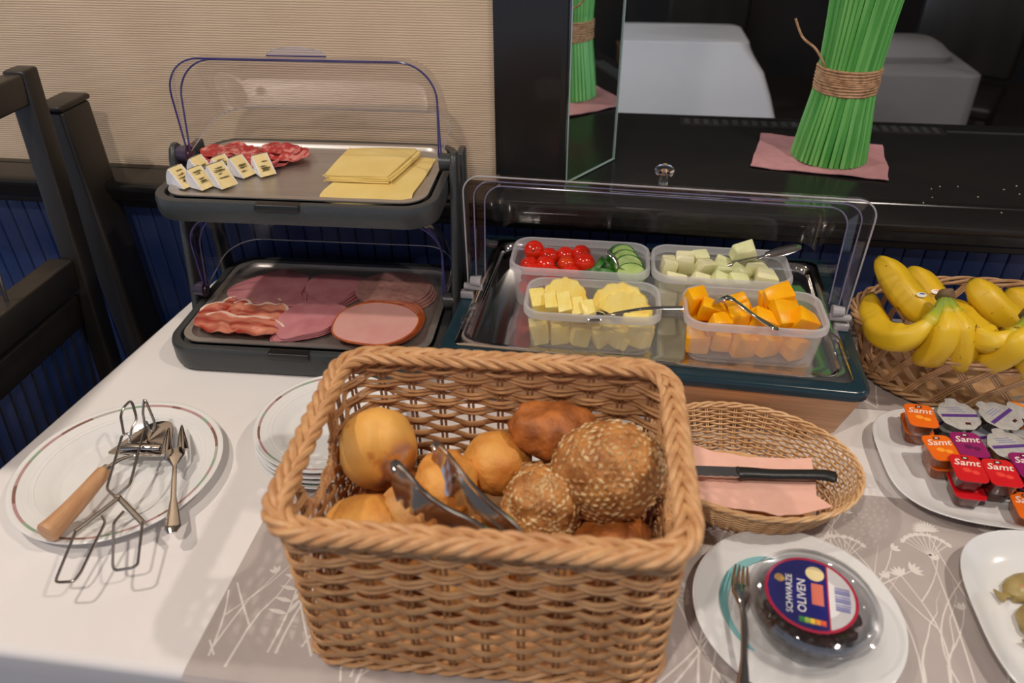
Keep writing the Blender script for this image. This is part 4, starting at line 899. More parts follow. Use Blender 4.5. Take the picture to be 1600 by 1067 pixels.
# ================================================================== plates
PR = [(.0005, .004), (.070, .004), (.076, .0045), (.083, .0075), (.092, .0125), (.110, .0165), (.124, .0195), (.1275, .0203), (.1288, .0197), (.1285, .0185), (.118, .0150), (.100, .0108), (.090, .0066), (.083, .0022), (.078, 0), (.074, .0010), (.0005, .0012)]
def band_mats():
    return [mat('glaze_rose', srgb(186, 150, 150), .2, c2=srgb(178, 140, 140), nscale=50), mat('glaze_green', srgb(150, 172, 150), .2, c2=srgb(140, 164, 140), nscale=50), mat('glaze_brown', srgb(140, 104, 92), .2, c2=srgb(130, 96, 86), nscale=50), mat('glaze_grey', srgb(182, 178, 170), .2, c2=srgb(172, 168, 160), nscale=50)]
def plate(label, loc, k, group=None, rims=True, seed=0):
    t = thing('dinner_plate', label, 'plate', loc, 0, group)
    obj('dish', MB().lathe([(r*k, z) for r, z in PR], 96, cap0=True, cap1=True), M['porcelain'], t)
    if rims:
        g = random.Random(seed); m = MB(); n = 160; z = lambda r: .0165+(r-.110)/.014*.003; i = 0; mi = 0
        while i < n:
            st = min(n-i, g.choice((5, 7, 9, 3))); seq = [0, 1, 3, 2, 0, 1, 0, 2]; c = seq[mi % 8]; mi += 1; lp = []
            for q in range(i, i+st+1):
                a = 2*PI*q/n; lp.append([(r*k*math.cos(a), r*k*math.sin(a), zz) for r, zz in ((.1182, .0180), (.1182, .01865), (.1218, .01945), (.1218, .0188))])
            m.loft(lp, True, True, closed=True, mi=c); i += st
        obj('colour_band', m, band_mats(), t)
    for rr_ in (.100, .106, .112): obj('relief_ring', MB().tube([(rr_*k*math.cos(2*PI*q/64), rr_*k*math.sin(2*PI*q/64), .0143+(rr_-.1)*.19) for q in range(64)], .0005, 5, closed=True), M['porcelain'], t)
    return t
plate('large white plate with coloured rim band carrying the serving tools', (-.602, .6265, .0), 1.0)
for i in range(4): plate('white plate with coloured rim band, '+['lowest', 'second lowest', 'second from top', 'topmost'][i]+' of the stack behind the basket', (-.347+.0006*i, .717+.0012*(i % 2), .0009+.0088*i), .775, 'stack of plates', seed=i+3)

# ---- serving tools on the large plate
sl_ = thing('cheese_slicer', 'cheese slicer with beech handle and steel blade on the plate', 'cheese slicer', (-.60, .60, .0))
O_ = Vector((-.60, .60, .0))
hp = smooth_path([Vector(p)-O_ for p in [(-.610, .497, .034), (-.607, .515, .034), (-.6045, .545, .033), (-.603, .575, .033), (-.602, .602, .033)]], 6); n = len(hp)
obj('handle', MB().tube(hp, [(.008 if i == 0 else .0125 if i == 1 else lerp(.0150, .0092, (i/(n-1))**.6) if i < n-1 else .0075) for i in range(n)], 18), M['wood_handle'], sl_)
obj('ferrule', MB().tube([hp[-1]-Vector((0, .003, 0)), hp[-1]+Vector((.0005, .006, -.0005))], [.0072, .0066], 14), M['steel'], sl_)
obj('neck', MB().tube(smooth_path([Vector(p)-O_ for p in [(-.602, .606, .0325), (-.598, .622, .031), (-.590, .638, .026), (-.585, .648, .024)]], 6), [.0035]*15+[.004]*4, 8, flat=.6), M['steel'], sl_)
head = [(-.628, .645), (-.623, .660), (-.612, .690), (-.602, .706), (-.588, .713), (-.574, .711), (-.562, .692), (-.549, .660), (-.552, .650), (-.562, .645), (-.590, .641), (-.612, .641)]
hs = resample(head, 60); c0 = Vector((-.587, .672)); hm = MB()
def hz(p): return .0235-.010*((p[0]-c0.x)/.04)**2*.35-.06*(p[1]-.672)*.8
lps = []
for s in (.03, .35, .7, .93, 1.0): lps.append([(c0.x+(p[0]-c0.x)*s-O_.x, c0.y+(p[1]-c0.y)*s-O_.y, hz(p)+.0006-(.0006 if s == 1 else 0)) for p in hs])
lps += [[(x, y, z-.0012) for x, y, z in lp] for lp in reversed(lps)]
obj('blade', hm.loft(lps, True, True), M['steel'], sl_)
sltp = [Vector(p)-O_ for p in [(-.613, .6485, .0290), (-.590, .652, .0305), (-.558, .6555, .0290)]]
obj('cutting_lip', MB().tube(sltp, [.0050, .0062, .0050], 12, flat=.55, up=(0, 0, 1)), M['steel'], sl_)
obj('slot', MB().tube([sltp[0]+Vector((-.001, .007, -.002)), sltp[2]+Vector((.001, .007, -.002))], .0014, 6), M['black_handle'], sl_)
fork('two-pronged steel serving fork lying on the right of the plate', .0095, [(-.5585, .696, .0300), (-.546, .672, .033), (-.526, .636, .036), (-.512, .610, .037), (-.498, .580, .034), (-.482, .546, .029), (-.472, .524, .0265)], .025, 2, .062)
wt = thing('wire_tongs', 'thin bent wire tongs resting across the plate rim', 'tongs', (-.553, .553, .0)); O2 = Vector((-.553, .553, .0))
def wire(name, pts, r=.0017, rnd_=3, closed=False, m=None):
    # straight runs with small rounded bends
    P = [Vector(p)-O2 for p in pts]; out = []
    K = len(P)
    for i in range(K):
        if not closed and i in (0, K-1): out.append(P[i]); continue
        a, b, c = P[i-1], P[i], P[(i+1) % K]; d = min(.005, (a-b).length*.4, (c-b).length*.4); s, e = b+(a-b).normalized()*d, b+(c-b).normalized()*d
        for j in range(rnd_+1): t = j/rnd_; out.append((1-t)**2*s+2*t*(1-t)*b+t*t*e)
    return obj(name, MB().tube(out, r, 8, closed=closed), m or M['steel_wire'], wt)
wire('arm_wire', [(-.5505, .551, .045), (-.569, .561, .048), (-.585, .632, .068), (-.579, .637, .068), (-.576, .632, .060)])
wire('arm_wire', [(-.553, .554, .045), (-.543, .569, .050), (-.566, .653, .068), (-.573, .665, .078), (-.577, .681, .088), (-.573, .678, .084), (-.554, .657, .070), (-.554, .646, .063), (-.566, .657, .071)])
wire('jaw_wire', [(-.586, .636, .064), (-.601, .659, .075), (-.602, .670, .080), (-.596, .679, .085), (-.592, .676, .081), (-.581, .661, .070), (-.583, .648, .065), (-.577, .630, .058)])
wire('handle_loop', [(-.573, .502, .040), (-.561, .441, .030), (-.541, .445, .030), (-.540, .455, .031), (-.549, .521, .038), (-.556, .527, .0405)])
wire('handle_loop', [(-.505, .525, .040), (-.485, .475, .030), (-.488, .470, .030), (-.505, .464, .030), (-.511, .469, .030), (-.539, .521, .038), (-.534, .536, .0415)])
for a, b in (((-.549, .551, .0455), (-.574, .501, .040)), ((-.553, .555, .0445), (-.504, .524, .0395))):
    obj('flat_strip', MB().tube([Vector(a)-O2, Vector(a).lerp(Vector(b), .5)-O2, Vector(b)-O2], .0034, 8, up=(0, 0, 1), flat=.3), M['steel_wire'], wt)
obj('rivet', MB().lathe([(.0005, .0475), (.0028, .0470), (.003, .044)], 12, (.002, -.0005, 0), True, True), M['steel'], wt)

# ---- small plate with fork and tub
sp_ = thing('dessert_plate', 'small white plate with a turquoise arc under the plastic tub', 'plate', (.227, .521, .0014))
obj('dish', MB().lathe([(r*.836, z*.78) for r, z in PR], 96, cap0=True, cap1=True), M['porcelain_w'], sp_)
arc = MB(); lp = []
for i in range(41):
    a = lerp(1.75, 3.95, i/40); w_ = .0085*math.sin(PI*i/40)**.6
    lp.append([(r*math.cos(a), r*math.sin(a), zz) for r, zz in ((.0705-.001, .0072), (.0705-.001, .0082), (.0705+w_, .0082+.42*w_), (.0705+w_, .0072+.42*w_))])
obj('turquoise_arc', arc.loft(lp, True, True), mat('glaze_turquoise', srgb(138, 196, 198), .25, c2=srgb(126, 186, 190), nscale=40), sp_)
TS = 1.05
tb = thing('plastic_tub', 'round clear plastic tub of black olives with a printed lid sticker', 'tub', (.236, .510, .0046), math.radians(-8))
tc_ = clear('tub_plastic', (.90, .90, .91), 1., .05)
obj('cup', MB().lathe([(.0005, .0006), (.044, .0006), (.047, .002), (.052, .020), (.0535, .034), (.0585, .0345), (.0585, .036), (.0525, .036), (.0508, .021), (.046, .0035), (.0005, .002)], 64, cap0=True, cap1=True), tc_, tb)
ld = obj('lid', MB().lathe([(.0005, .0445), (.044, .0445), (.046, .0455), (.048, .0475), (.053, .0478), (.0560, .0465), (.0580, .042), (.0595, .0372), (.0625, .0365), (.0632, .0372), (.0600, .0385), (.0570, .0470), (.054, .0490), (.047, .0488), (.045, .0466), (.0005, .0456)], 64, cap0=True, cap1=True), tc_, tb)
g = random.Random(4); fruitm = mat('dark_fruit', (.030, .010, .008), .45, c2=(.055, .018, .012), nscale=60, bump=.3, bscale=120)
fr_ = MB()
for i in range(90):
    r_ = .044*math.sqrt(g.random()); a = g.uniform(0, 2*PI); zz = g.uniform(.006, .034); v, f = blob(g.uniform(.006, .009), g.uniform(.005, .008), .005, .25, 2, i, 2); k = .9+.1*zz/.034
    fr_.add(place(v, (0, g.uniform(-.5, .5), g.uniform(0, 6)), (r_*k*math.cos(a), r_*k*math.sin(a), zz)), f)
fo = obj('olives', fr_, fruitm, tb); fo['kind'] = 'stuff'
# printed sticker on the lid: blue disc, red border, white panel, badges and lettering
pr = lambda nm, c: mat(nm, srgb(*c), .3, c2=srgb(*[min(255, x+6) for x in c]), nscale=40)
blue, redp, whitep, cream_, salm = pr('print_blue', (34, 34, 112)), pr('print_red', (196, 36, 70)), pr('print_white', (226, 224, 224)), pr('print_cream', (232, 214, 160)), pr('print_salmon', (214, 116, 98))
ZS = .0460
def disc(r, z0, z1, n=64, f=lambda x, y: True, cx=0, cy=0): return MB().poly([(cx+r*math.cos(2*PI*i/n), cy+r*math.sin(2*PI*i/n)) for i in range(n)], z0, z1)
stk = obj('sticker', disc(.0435, ZS-.0004, ZS), redp, ld, loc=(-.004, .002, 0))
seg = lambda r, x0, x1, n=30: [(lerp(x0, x1, i/n), math.sqrt(max(0, r*r-lerp(x0, x1, i/n)**2))) for i in range(n+1)]+[(lerp(x1, x0, i/n), -math.sqrt(max(0, r*r-lerp(x1, x0, i/n)**2))) for i in range(n+1)]
obj('blue_field', MB().poly(seg(.0405, -.0405, .0150), ZS, ZS+.00015), blue, stk); obj('white_panel', MB().poly(seg(.0405, .0165, .0405), ZS, ZS+.00015), whitep, stk)
obj('badge', disc(.0088, ZS+.00016, ZS+.0003, 28, cx=.0045, cy=.0250), cream_, stk); obj('salmon_field', MB().box(.0005, .0115, -.012, .013, ZS+.00016, ZS+.0003), salm, stk)
for i, c in enumerate(((60, 140, 70), (150, 190, 70), (236, 200, 70), (236, 150, 60), (220, 90, 60))): obj('score_block', MB().box(-.012+.005*i, -.0075+.005*i, -.0345, -.0285, ZS+.00016, ZS+.0003), pr('score%d' % i, c), stk)
for i in range(9): obj('barcode_bar', MB().box(.022, .036-.001*(i > 6), .012-.0032*i, .0135-.0032*i+.0006*(i % 3), ZS+.00016, ZS+.0003), pr('print_grey', (120, 120, 170)), stk)
v, f = blob(.005, .005, .0002, .1, 2, 1, 2); obj('emblem', MB().add([(x-.029, y+.012, ZS+.0002+z) for x, y, z in v], f), pr('emblem_gold', (190, 150, 90)), stk)
for txt, sz, x, y in (('SCHWARZE', .0085, -.0175, -.004), ('OLIVEN', .0115, -.0050, -.004)):
    v, f = text_mb(txt, sz); obj('lettering', MB().add([(x-b, y+a, ZS+.0003) for a, b, c in v], f), whitep, stk, smooth=False)
tb.scale = (TS, TS, TS)
fork('steel table fork lying on the rim of the small plate', .0085, [(.1735, .562, .026), (.169, .540, .030), (.167, .520, .034), (.1655, .500, .037), (.164, .470, .035), (.161, .440, .031), (.157, .410, .0275), (.154, .388, .025)], .019, 4, .036)

# ================================================================== oval wicker basket with napkin and knife
ob_ = thing('oval_basket', 'small oval wicker basket lined with a pink napkin', 'basket', (.192, .701, .0014), -.16)
OA, OB, OH = .128, .097, .056
def ovp(a, z, off=0.):
    k = lerp(.70, 1., (z/OH)**.7) if z > 0 else .7; rx, ry = OA*k+off, OB*k+off; return (rx*math.cos(a), ry*math.sin(a), z)
NS2 = 40
for i in range(16):
    z = .0045+i*.0032; pts = []
    for q in range(NS2*5): a = 2*PI*q/(NS2*5); pts.append(ovp(a, z, .0019*math.cos(PI*q/5+(i % 2)*PI)))
    obj('weaver', MB().tube(pts, .0012, 5, closed=True, up=(0, 0, 1), flat=1.15), M['wicker_pale'], ob_)
for i in range(NS2):
    a = 2*PI*i/NS2; m = MB()
    for d in (-.011, .011): m.tube([ovp(a+d, z) for z in (.002, .012, .028, .044, OH)], .0010, 5)
    obj('stake', m, M['wicker_pale'], ob_)
for j in range(3):
    pts = [ovp(2*PI*q/300, OH+.002+.0022*math.sin(2*PI*(14*q/300+j/3)), .0022*math.cos(2*PI*(14*q/300+j/3))) for q in range(300)]
    obj('rim_strand', MB().tube(pts, .0019, 6, closed=True), M['wicker_pale'], ob_)
obj('floor_weave', MB().lathe([(.0005, .002), (1., .002), (1., .0042), (.0005, .0042)], 48, cap0=True, cap1=True, sx=OA*.70, sy=OB*.70), M['wicker_pale'], ob_)
nk = [(.075, .752), (.10, .750), (.121, .746), (.155, .733), (.20, .727), (.24, .731), (.276, .733), (.275, .70), (.270, .667), (.284, .648), (.25, .634), (.220, .627), (.205, .633), (.16, .632), (.125, .645), (.095, .665), (.078, .70)]
nks = []
for i in range(len(nk)):
    a, b = Vector(nk[i]), Vector(nk[(i+1) % len(nk)])
    for j in range(4): nks.append(tuple(a.lerp(b, j/4)))
c0 = Vector((.180, .690)); lps = []
def nz(p): 
    d = Matrix.Rotation(.16, 2) @ (Vector(p)-Vector((.192, .712))); r = math.hypot(d.x/OA, d.y/OB); return .0340+.022*max(0, r-.55)**1.2+.0015*noise.noise(Vector((p[0]*60, p[1]*60, 2)))
for s_ in (.03, .3, .55, .75, .9, 1.): lps.append([(c0.x+(p[0]-c0.x)*s_-.19, c0.y+(p[1]-c0.y)*s_-.70, nz((c0.x+(p[0]-c0.x)*s_, c0.y+(p[1]-c0.y)*s_))+.0012) for p in nks])
lps += [[(x, y, z-.0012) for x, y, z in lp] for lp in reversed(lps)]
tag(obj('paper_napkin', MB().loft(lps, True, True), pink(), loc=(.19, .70, .0)), 'pink paper napkin lining the small oval basket', 'napkin')
kf = thing('bread_knife', 'bread knife with black plastic handle lying on the pink napkin', 'knife', (.182, .687, .0385), .085)
hp = smooth_path([(-.004, 0, .006), (.01, 0, .007), (.04, -.001, .007), (.075, -.001, .008), (.100, -.002, .009), (.114, -.006, .009)], 8); n = len(hp)
obj('handle', MB().tube(hp, [(.006 if i == 0 else .0098 if i < 4 else .0092-.0016*math.sin(PI*(i-4)/(n-6)) if i < n-2 else .006) for i in range(n)], 14, up=(0, 0, 1), flat=.62), M['black_handle'], kf)
bl_ = MB(); pr2 = [(-.13, .004), (-.125, -.002), (-.11, -.006)]
pts = [(0, .008)]+[(-.02, .008), (-.08, .008), (-.125, .005), (-.138, .0)]+[(-.128, -.0055+.001*0)]+[(x, -.0085-.0012*(k % 2)) for k, x in enumerate([-.12+.006*q for q in range(20)])]+[(0, -.0085)]
bl_.loft([[(x, y, .0075) for x, y in pts], [(x, y, .0088) for x, y in pts]], True, True); obj('blade', bl_, M['steel'], kf, smooth=False)

# ================================================================== porcelain platter with jam and honey cups
def dish_mb(rx, ry, pw, prof, n=96):
    m = MB(); lps = []
    for s_, z in prof:
        lp = []
        for i in range(n):
            a = 2*PI*i/n; ca, sa = math.cos(a), math.sin(a); k = (abs(ca)**pw+abs(sa)**pw)**(-1/pw); lp.append((rx*k*ca*s_, ry*k*sa*s_, z))
        lps.append(lp)
    return m.loft(lps, True, True)
DP = [(.01, .005), (.72, .005), (.80, .0065), (.90, .0135), (.97, .0190), (.992, .0205), (1., .0198), (.992, .0180), (.93, .0125), (.82, .0035), (.74, .0), (.70, .0012), (.01, .0014)]
tag(obj('serving_platter', dish_mb(.188, .110, 3.6, DP), M['porcelain_w'], loc=(.560, .769, .0014)), 'rectangular white platter full of jam and honey cups', 'platter')
lidm = {'orange': pr('jam_lid_orange', (232, 104, 22)), 'red': pr('jam_lid_red', (206, 24, 34)), 'purple': pr('jam_lid_purple', (140, 22, 96))}
jamm = {'orange': mat('apricot_jam_cup', srgb(150, 78, 34), .25, c2=srgb(120, 58, 24), nscale=60, coat=.4), 'red': mat('cherry_jam_cup', srgb(96, 50, 44), .25, c2=srgb(72, 32, 30), nscale=60, coat=.4), 'purple': mat('berry_jam_cup', srgb(58, 30, 40), .25, c2=srgb(44, 22, 30), nscale=60, coat=.4)}
fruitp = {'orange': pr('apricot_print', (250, 160, 50)), 'red': pr('cherry_print', (236, 70, 60)), 'purple': pr('berry_print', (96, 16, 74))}
darkp = pr('print_dark', (70, 26, 30)); txtm = pr('print_script_white', (240, 226, 214))
tv, tf = text_mb('Samt', .0150, .30)
def jam(label, x, y, z, rz, col):
    t = thing('jam_cup', label, 'jam', (x, y, z), rz, 'jam portion cups'); w_, d_ = .036, .046
    obj('cup', MB().loft([rr(w_*.72, d_*.74, .007, 4, 0), rr(w_*.78, d_*.80, .008, 4, .002), rr(w_*.90, d_*.90, .009, 4, .0195)], True, True), jamm[col], t)
    l = obj('lid', MB().loft([rr(w_, d_, .008, 5, .0195), rr(w_+.0006, d_+.0006, .008, 5, .0202), rr(w_, d_, .008, 5, .0210)], True, True), lidm[col], t)
    zt = .0211
    obj('lettering', MB().add([(a-.0005, b+.0045, zt+.0001) for a, b, c in tv], tf), txtm, l, smooth=False)
    obj('crest', MB().box(-.0035, .0045, .0150, .0200, zt-.0001, zt+.0001), darkp, l); obj('crest_mark', MB().box(-.0015, .0025, .0165, .0185, zt+.0001, zt+.0002), txtm, l)
    v, f = blob(.0052, .0040, .0002, .1, 2, 3, 2); fp = MB(); fp.add([(a-.003, b-.004, zt+.0001+c) for a, b, c in v], f); fp.add([(a*.9+.006, b*.9-.007, zt+.00005+c) for a, b, c in v], f); obj('fruit_print', fp, fruitp[col], l)
    return t
Z0, Z1 = .0068, .0288
for l, x, y, z, r, c in [('orange jam cup whose corner shows under the topmost left one', .4335, .829, Z0, -.10, 'orange'), ('orange jam cup nearest the back left corner of the platter', .430, .821, Z1, -.06, 'orange'),
    ('orange jam cup at the bottom under the second orange lid', .444, .765, Z0, .06, 'orange'), ('orange jam cup between the back one and the red ones', .4385, .763, Z1-.003, .12, 'orange'),
    ('purple jam cup beside the second orange cup', .4735, .771, Z1-.001, .05, 'purple'), ('purple jam cup at the bottom below the other purple one', .480, .785, Z0, .1, 'purple'),
    ('red jam cup with its lid edge showing, lower of two at front left', .459, .7185, Z0, -.03, 'red'), ('red jam cup at the front left of the heap, upper', .456, .7245, Z1+.001, -.04, 'red'), ('red jam cup right of the front left red one', .493, .7215, Z1+.001, -.02, 'red'), ('red jam cup at the bottom of the front middle', .4975, .733, Z0, 0, 'red'),
    ('purple jam cup at the right edge of the picture', .531, .738, Z1+.001, .05, 'purple'), ('purple jam cup at the bottom below the rightmost purple lid', .538, .742, Z0, 0, 'purple'), ('orange jam cup lying lowest at the front of the platter', .5215, .692, Z0, -.03, 'orange')]: jam(l, x, y, z, r, c)
foil = mat('foil_lid', (.72, .73, .73), .32, metal=.45, c2=(.60, .61, .61), nscale=120, bump=.5, bscale=160); honey = {'dark': mat('dark_jam', srgb(46, 24, 18), .2, c2=srgb(30, 14, 12), nscale=30, coat=.5), 'amber': mat('honey', srgb(176, 112, 20), .2, c2=srgb(150, 90, 14), nscale=30, coat=.5)}
def roundcup(label, x, y, z, rz, tilt, body, stripe):
    t = thing('foil_topped_cup', label, 'portion cup', (x, y, z), rz, 'round foil-topped cups'); rot = (tilt, 0, 0)
    m = MB().lathe([(.0005, 0), (.017, 0), (.019, .002), (.0235, .017), (.0245, .0185)], 40, cap0=True, cap1=True); m.v = place(m.v, rot); obj('cup', m, honey[body], t)
    n = 56; lp = lambda k, z_: [(k*(.0265+.0007*math.sin(9*2*PI*q/n)+(.005 if 12 <= q <= 16 else 0))*math.cos(2*PI*q/n), k*(.0265+.0007*math.sin(9*2*PI*q/n)+(.005 if 12 <= q <= 16 else 0))*math.sin(2*PI*q/n), z_) for q in range(n)]
    m = MB().loft([lp(.95, .0184), lp(1, .0187), lp(1, .0192), lp(.9, .0196), lp(.02, .0194)], True, True); m.v = place(m.v, rot); ld_ = obj('foil_lid', m, foil, t)
    m = MB().box(-.0235, .0235, -.0035, .0015, .0196, .0199); m.v = place(m.v, rot); obj('colour_stripe', m, stripe, ld_)
    m = MB().box(.002, .009, -.0175, -.0135, .0196, .0199); m.v = place(m.v, rot); obj('printed_mark', m, darkp, ld_)
    for k in range(3):
        m = MB().box(-.013, .012-.003*k, .006+.0035*k, .0068+.0035*k, .0196, .0198); m.v = place(m.v, rot); obj('printed_line', m, pr('print_grey', (120, 120, 170)), ld_)
vio, ora = pr('stripe_violet', (86, 52, 130)), pr('stripe_orange', (232, 132, 40))
for l, x, y, z, r, tl, b, s_ in [('foil-topped cup with violet stripe beside the back orange lid', .484, .838, .024, .1, .10, 'dark', vio), ('foil-topped cup with violet stripe, second from left at the back', .535, .838, .0275, .75, .06, 'dark', vio), ('foil-topped cup with orange stripe at the back right', .580, .858, .0275, -.7, .05, 'amber', ora),
    ('foil-topped cup half covered below the violet striped one', .523, .818, .0068, .3, 0, 'dark', vio), ('foil-topped cup standing on the platter under the leftmost violet one', .483, .842, .0068, .3, 0, 'dark', vio), ('foil-topped cup beside the purple lids at the right', .527, .782, .024, .2, .05, 'amber', vio), ('amber honey cup under the orange striped lid', .578, .842, .0068, 0, 0, 'amber', ora)]: roundcup(l, x, y, z, r, tl, b, s_)

# ---- square white dish at the lower right with wrapped portions
tag(obj('square_dish', dish_mb(.128, .124, 3.0, [(s_, z*1.25) for s_, z in DP]), M['porcelain_w'], loc=(.533, .531, .0014)), 'deep white square dish at the right edge holding wrapped portions', 'dish')
wrap = mat('olive_gold_wrapper', srgb(172, 152, 98), .4, c2=srgb(146, 126, 74), nscale=50, bump=.4, bscale=120); navy = pr('print_navy', (36, 48, 96)); coral = pr('print_coral', (214, 110, 84))
for i, (x, y, z, rz, l) in enumerate([(.476, .582, .012, .5, 'gold wrapped portion at the back left of the square dish'), (.470, .538, .014, 1.1, 'gold wrapped portion at the left of the square dish'), (.505, .548, .020, .1, 'gold wrapped portion with a blue dot on top of the others'), (.500, .500, .012, -.3, 'gold wrapped portion at the front of the square dish'), (.540, .580, .014, .3, 'gold wrapped portion at the far right in the square dish')]):
    t = thing('wrapped_portion', l, 'sweet', (x, y, z), rz, 'wrapped portions'); v, f = blob(.024, .017, .010, .16, 2.4, i+3, 3); obj('wrapper', MB().add(v, f), wrap, t)
    for s_ in (-1, 1): obj('twisted_end', MB().tube([(s_*.020, 0, 0), (s_*.027, 0, .001), (s_*.035, .002, .002)], [.006, .003, .009], 10, flat=.3), wrap, t)
    v, f = blob(.0055, .004, .0012, .1, 2, 1, 2); obj('printed_dot', MB().add([(a-.004, b-.003, c+.0098) for a, b, c in v], f), navy if i in (1, 2, 3) else coral, t)

# ================================================================== banana basket
bb = thing('fruit_basket', 'low oval basket of open lattice reed full of bananas', 'basket', (.588, .982, .0014), .0)
GA, GB, GH = .217, .122, .100
def gp(a, z, off=0.):
    u = z/GH; k = lerp(.80, 1., u**.8); return ((GA*k+off)*math.cos(a), (GB*k+off)*math.sin(a), z)
NB = 28
for d in (1, -1):
    for i in range(NB):
        a0 = 2*PI*i/NB; m = MB()
        for q in (-1, 0, 1):
            pts = [gp(a0+q*.022+d*.36*t, .010+(GH-.012)*t, d*.0016+.002*math.sin(t*PI*3+(0 if d > 0 else PI))) for t in [k/9 for k in range(10)]]
            m.tube(pts, .0019, 5)
        obj('reed_band', m, M['reed'], bb)
def ring_rope(z, R, rs, k, turns, off, nm):
    for j in range(k):
        pts = [gp(2*PI*q/260, z+R*math.sin(2*PI*(turns*q/260+j/k)), off+R*math.cos(2*PI*(turns*q/260+j/k))) for q in range(260)]
        obj(nm, MB().tube(pts, rs, 6, closed=True), M['reed'], bb)
ring_rope(GH, .0045, .0026, 4, 9, 0, 'rim_strand'); ring_rope(.010, .0052, .0026, 4, 12, .002, 'base_strand')
obj('floor_weave', MB().lathe([(.0005, .004), (1., .004), (1., .007), (.0005, .007)], 56, cap0=True, cap1=True, sx=GA*.80, sy=GB*.80), M['reed'], bb)
ban = attr_ramp('banana_peel', [(0., srgb(96, 82, 40)), (.05, srgb(120, 140, 48)), (.15, srgb(150, 165, 44)), (.26, srgb(222, 184, 30)), (.5, srgb(222, 180, 28)), (.92, srgb(216, 176, 32)), (.965, srgb(130, 108, 30)), (1., srgb(58, 42, 20))], .42, spots=(srgb(130, 92, 30), 85, .66))
crown_m = mat('banana_crown', srgb(116, 88, 60), .7, c2=srgb(90, 80, 40), nscale=60, bump=.4, bscale=120)
def banana(parent, o0, pts, R=.0195, stem=.22):
    sp = smooth_path([Vector(p)-Vector(o0) for p in pts], 9); n = len(sp); loops = []; al = []
    tot = [0]
    for i in range(1, n): tot.append(tot[-1]+(sp[i]-sp[i-1]).length)
    nn = None
    for i in range(n):
        t = tot[i]/tot[-1]; tg_ = (sp[min(i+1, n-1)]-sp[max(i-1, 0)]).normalized()
        nn = (tg_.cross(Vector((0, 0, 1))) if nn is None else nn-tg_*nn.dot(tg_)); nn = nn.normalized() if nn.length > 1e-5 else Vector((1, 0, 0)); bn = nn.cross(tg_)
        if t < stem: r = lerp(.0060, .0080, t/stem)+(R-.008)*max(0, (t-stem*.6)/(stem*.4))**1.6*.30
        else: u = (t-stem)/(1-stem); r = R*min(1, .42+2.6*u)*(1-max(0, (u-.62)/.38)**2.2*.80)
        loops.append([sp[i]+(nn*math.cos(2*PI*k/20)+bn*math.sin(2*PI*k/20))*r*(1+.07*math.cos(5*2*PI*k/20)) for k in range(20)]); al.append(max(.001, t))
    return obj('banana', MB().loft(loops, True, True, al=al), ban, parent, angle=60)
stkm, stkb = pr('sticker_white', (226, 222, 214)), pr('sticker_blue', (60, 90, 150))
def sticker(parent, p, nrm, r=.008, c=None):
    nrm = Vector(nrm).normalized(); q = nrm.to_track_quat('Z', 'Y'); f = lambda k, h: [tuple(Vector(p)+q @ Vector((k*r*math.cos(2*PI*i/20), k*r*.55*math.sin(2*PI*i/20), h))) for i in range(20)]
    s_ = obj('fruit_sticker', MB().loft([f(1, 0), f(1, .0006)], True, True), stkm, parent); obj('sticker_print', MB().loft([[tuple(Vector(v)*.6+Vector(p)*.4+Vector((.35*r, .1*r, .1*r))*.5) for v in f(1, h)[:11]] for h in (.0008, .0013)], True, True), c or stkb, s_)
def bunch(label, o0, fingers, crown=None, R=.0195):
    t = thing('banana_bunch', label, 'bananas', o0, 0, 'banana bunches')
    for k, p in enumerate(fingers): banana(t, o0, p, R)
    if crown: v, f = blob(.012, .008, .013, .15, 2, 4, 3); obj('crown', MB().add(place(v, (.3, 0, 0), Vector(crown)-Vector(o0)), f), crown_m, t)
    return t
C1 = (.460, .934, .168); C2 = (.556, .905, .165)
b2 = bunch('bananas pointing up at the left behind the front bunch, with stickers', (.45, 1.02, .10), [[(.500, .960, .085), (.478, .958, .105), (.448, .956, .127), (.424, .976, .145), (.411, 1.008, .158), (.402, 1.044, .163)], [(.525, .985, .08), (.505, .984, .10), (.482, .992, .120), (.468, 1.026, .132), (.458, 1.066, .135)]], R=.0212)
sticker(b2, Vector((.437, .951, .158))-Vector((.45, 1.02, .10)), (-.1, -.8, .75), .0065); sticker(b2, Vector((.470, .985, .145))-Vector((.45, 1.02, .10)), (-.1, -.7, .75), .006, coral)
bunch('front banana bunch with its stalk end pointing up', (.455, .93, .05), [[C1, (.450, .918, .160), (.432, .895, .147), (.410, .890, .126), (.393, .922, .108), (.392, .980, .104), (.402, 1.026, .112)], [C1, (.457, .917, .160), (.4555, .898, .148), (.452, .887, .126), (.446, .893, .100), (.440, .920, .082)], [C1, (.466, .919, .160), (.472, .900, .148), (.480, .889, .126), (.485, .889, .100), (.488, .912, .080)]], C1)
bunch('banana standing up at the back right of the basket', (.55, .98, .08), [[(.600, .955, .095), (.572, .954, .118), (.545, .952, .136), (.526, .966, .152), (.517, .996, .162)], [(.64, .965, .095), (.612, .972, .116), (.594, .996, .128), (.580, 1.020, .134)]], R=.0212)
b4 = bunch('banana bunch at the right edge with green stems', (.54, .89, .05), [[C2, (.543, .887, .157), (.526, .874, .150), (.507, .874, .139), (.499, .912, .130), (.500, .960, .124), (.508, 1.004, .120)], [C2, (.546, .880, .158), (.533, .864, .146), (.524, .870, .122), (.516, .888, .100), (.509, .910, .088)], [C2, (.556, .884, .157), (.556, .868, .140), (.560, .868, .112), (.566, .888, .09)], [C2, (.57, .892, .157), (.585, .88, .140), (.60, .884, .112), (.612, .91, .09)]], C2)

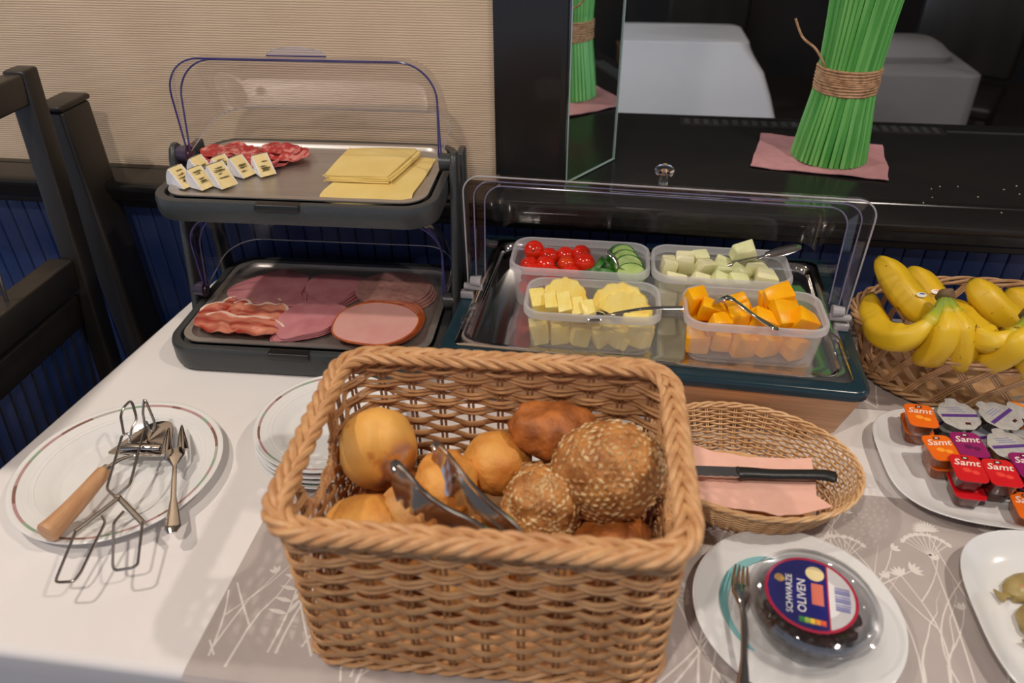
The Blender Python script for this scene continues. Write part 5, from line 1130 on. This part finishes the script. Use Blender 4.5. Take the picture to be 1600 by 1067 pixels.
# ================================================================== green stick bundle on the counter
nb = [(.2545, 1.361), (.29, 1.352), (.37, 1.340), (.45, 1.326), (.4867, 1.320), (.500, 1.38), (.512, 1.45), (.5213, 1.498), (.46, 1.508), (.37, 1.525), (.2959, 1.537), (.285, 1.48), (.268, 1.42)]
nbs = []
for i in range(len(nb)):
    a, b = Vector(nb[i]), Vector(nb[(i+1) % len(nb)])
    for j in range(4): nbs.append(tuple(a.lerp(b, j/4)+Vector((.0025*noise.noise(Vector((i*1.3+j*.3, 1, 2))), .0025*noise.noise(Vector((i*1.3+j*.3, 5, 2)))))))
m = slice_mb(nbs, .0016, .0030, 38, 4); cx, cy = .39, 1.43; m.v = [(x-cx, y-cy, z) for x, y, z in m.v]
tag(obj('fabric_napkin', m, M['pink_dark'], loc=(cx, cy, ZL+.0016)), 'dusty pink napkin lying under the green bundle on the counter', 'napkin')
vs_ = thing('stick_bundle', 'sheaf of green sticks tied with brown twine on the counter', 'decoration', (.404, 1.423, ZL+.0060))
gm = [mat('green_stick_a', srgb(98, 174, 82), .45, c2=srgb(126, 194, 104), nscale=70, stretch=(1, 1, .08)), mat('green_stick_b', srgb(68, 148, 60), .45, c2=srgb(94, 170, 80), nscale=70, stretch=(1, 1, .08))]
for ring, (nst, f0) in enumerate(((44, 1.), (34, .80), (20, .5))):
    for i in range(nst):
        a = 2*PI*i/nst+ring*.05; tw = .10; j = rnd.uniform(-.02, .02)
        pts = [((r*f0)*math.cos(a+tw*z/.15+j), (r*f0)*math.sin(a+tw*z/.15+j), z) for r, z in ((.0640, 0), (.0585, .05), (.0515, .105), (.0480, .145), (.0490, .19), (.0535, .27), (.0640, .36), (.080, .45+rnd.uniform(-.02, .02)))]
        obj('stick', MB().tube(smooth_path(pts, 3), .0043, 6), gm[(i+ring) % 2 if rnd.random() < .75 else 0], vs_)
twm = mat('jute_twine', srgb(196, 154, 116), .8, c2=srgb(158, 116, 80), nscale=120, bump=.5, bscale=400)
for i in range(10):
    z = .126+.0042*i; obj('twine', MB().tube([((.0525+.0008*math.sin(q+i))*math.cos(2*PI*q/64), (.0525+.0008*math.sin(q+i))*math.sin(2*PI*q/64), z+.0012*math.sin(2*PI*q/64+i)) for q in range(64)], .0026, 6, closed=True), twm, vs_)
obj('twine_end', MB().tube(smooth_path([(-.045, -.02, .165), (-.068, -.02, .195), (-.092, -.01, .212), (-.108, 0, .240)], 6), .0022, 6), twm, vs_)

g = random.Random(9); cr = MB()
for i in range(26):
    v, f = blob(g.uniform(.0008, .0020), g.uniform(.0008, .0016), .0009, .3, 2, i, 1); x, y = g.uniform(.50, 1.0), g.uniform(1.18, 1.33)
    cr.add([(a+x, b+y, c) for a, b, c in v], f)
o = obj('bread_crumbs', cr, mat('crumbs', srgb(226, 206, 180), .8, c2=srgb(210, 186, 156), nscale=90), loc=(0, 0, ZL+.0008)); tag(o, 'scattered pale crumbs on the black counter and ledge', 'crumbs'); o['kind'] = 'stuff'
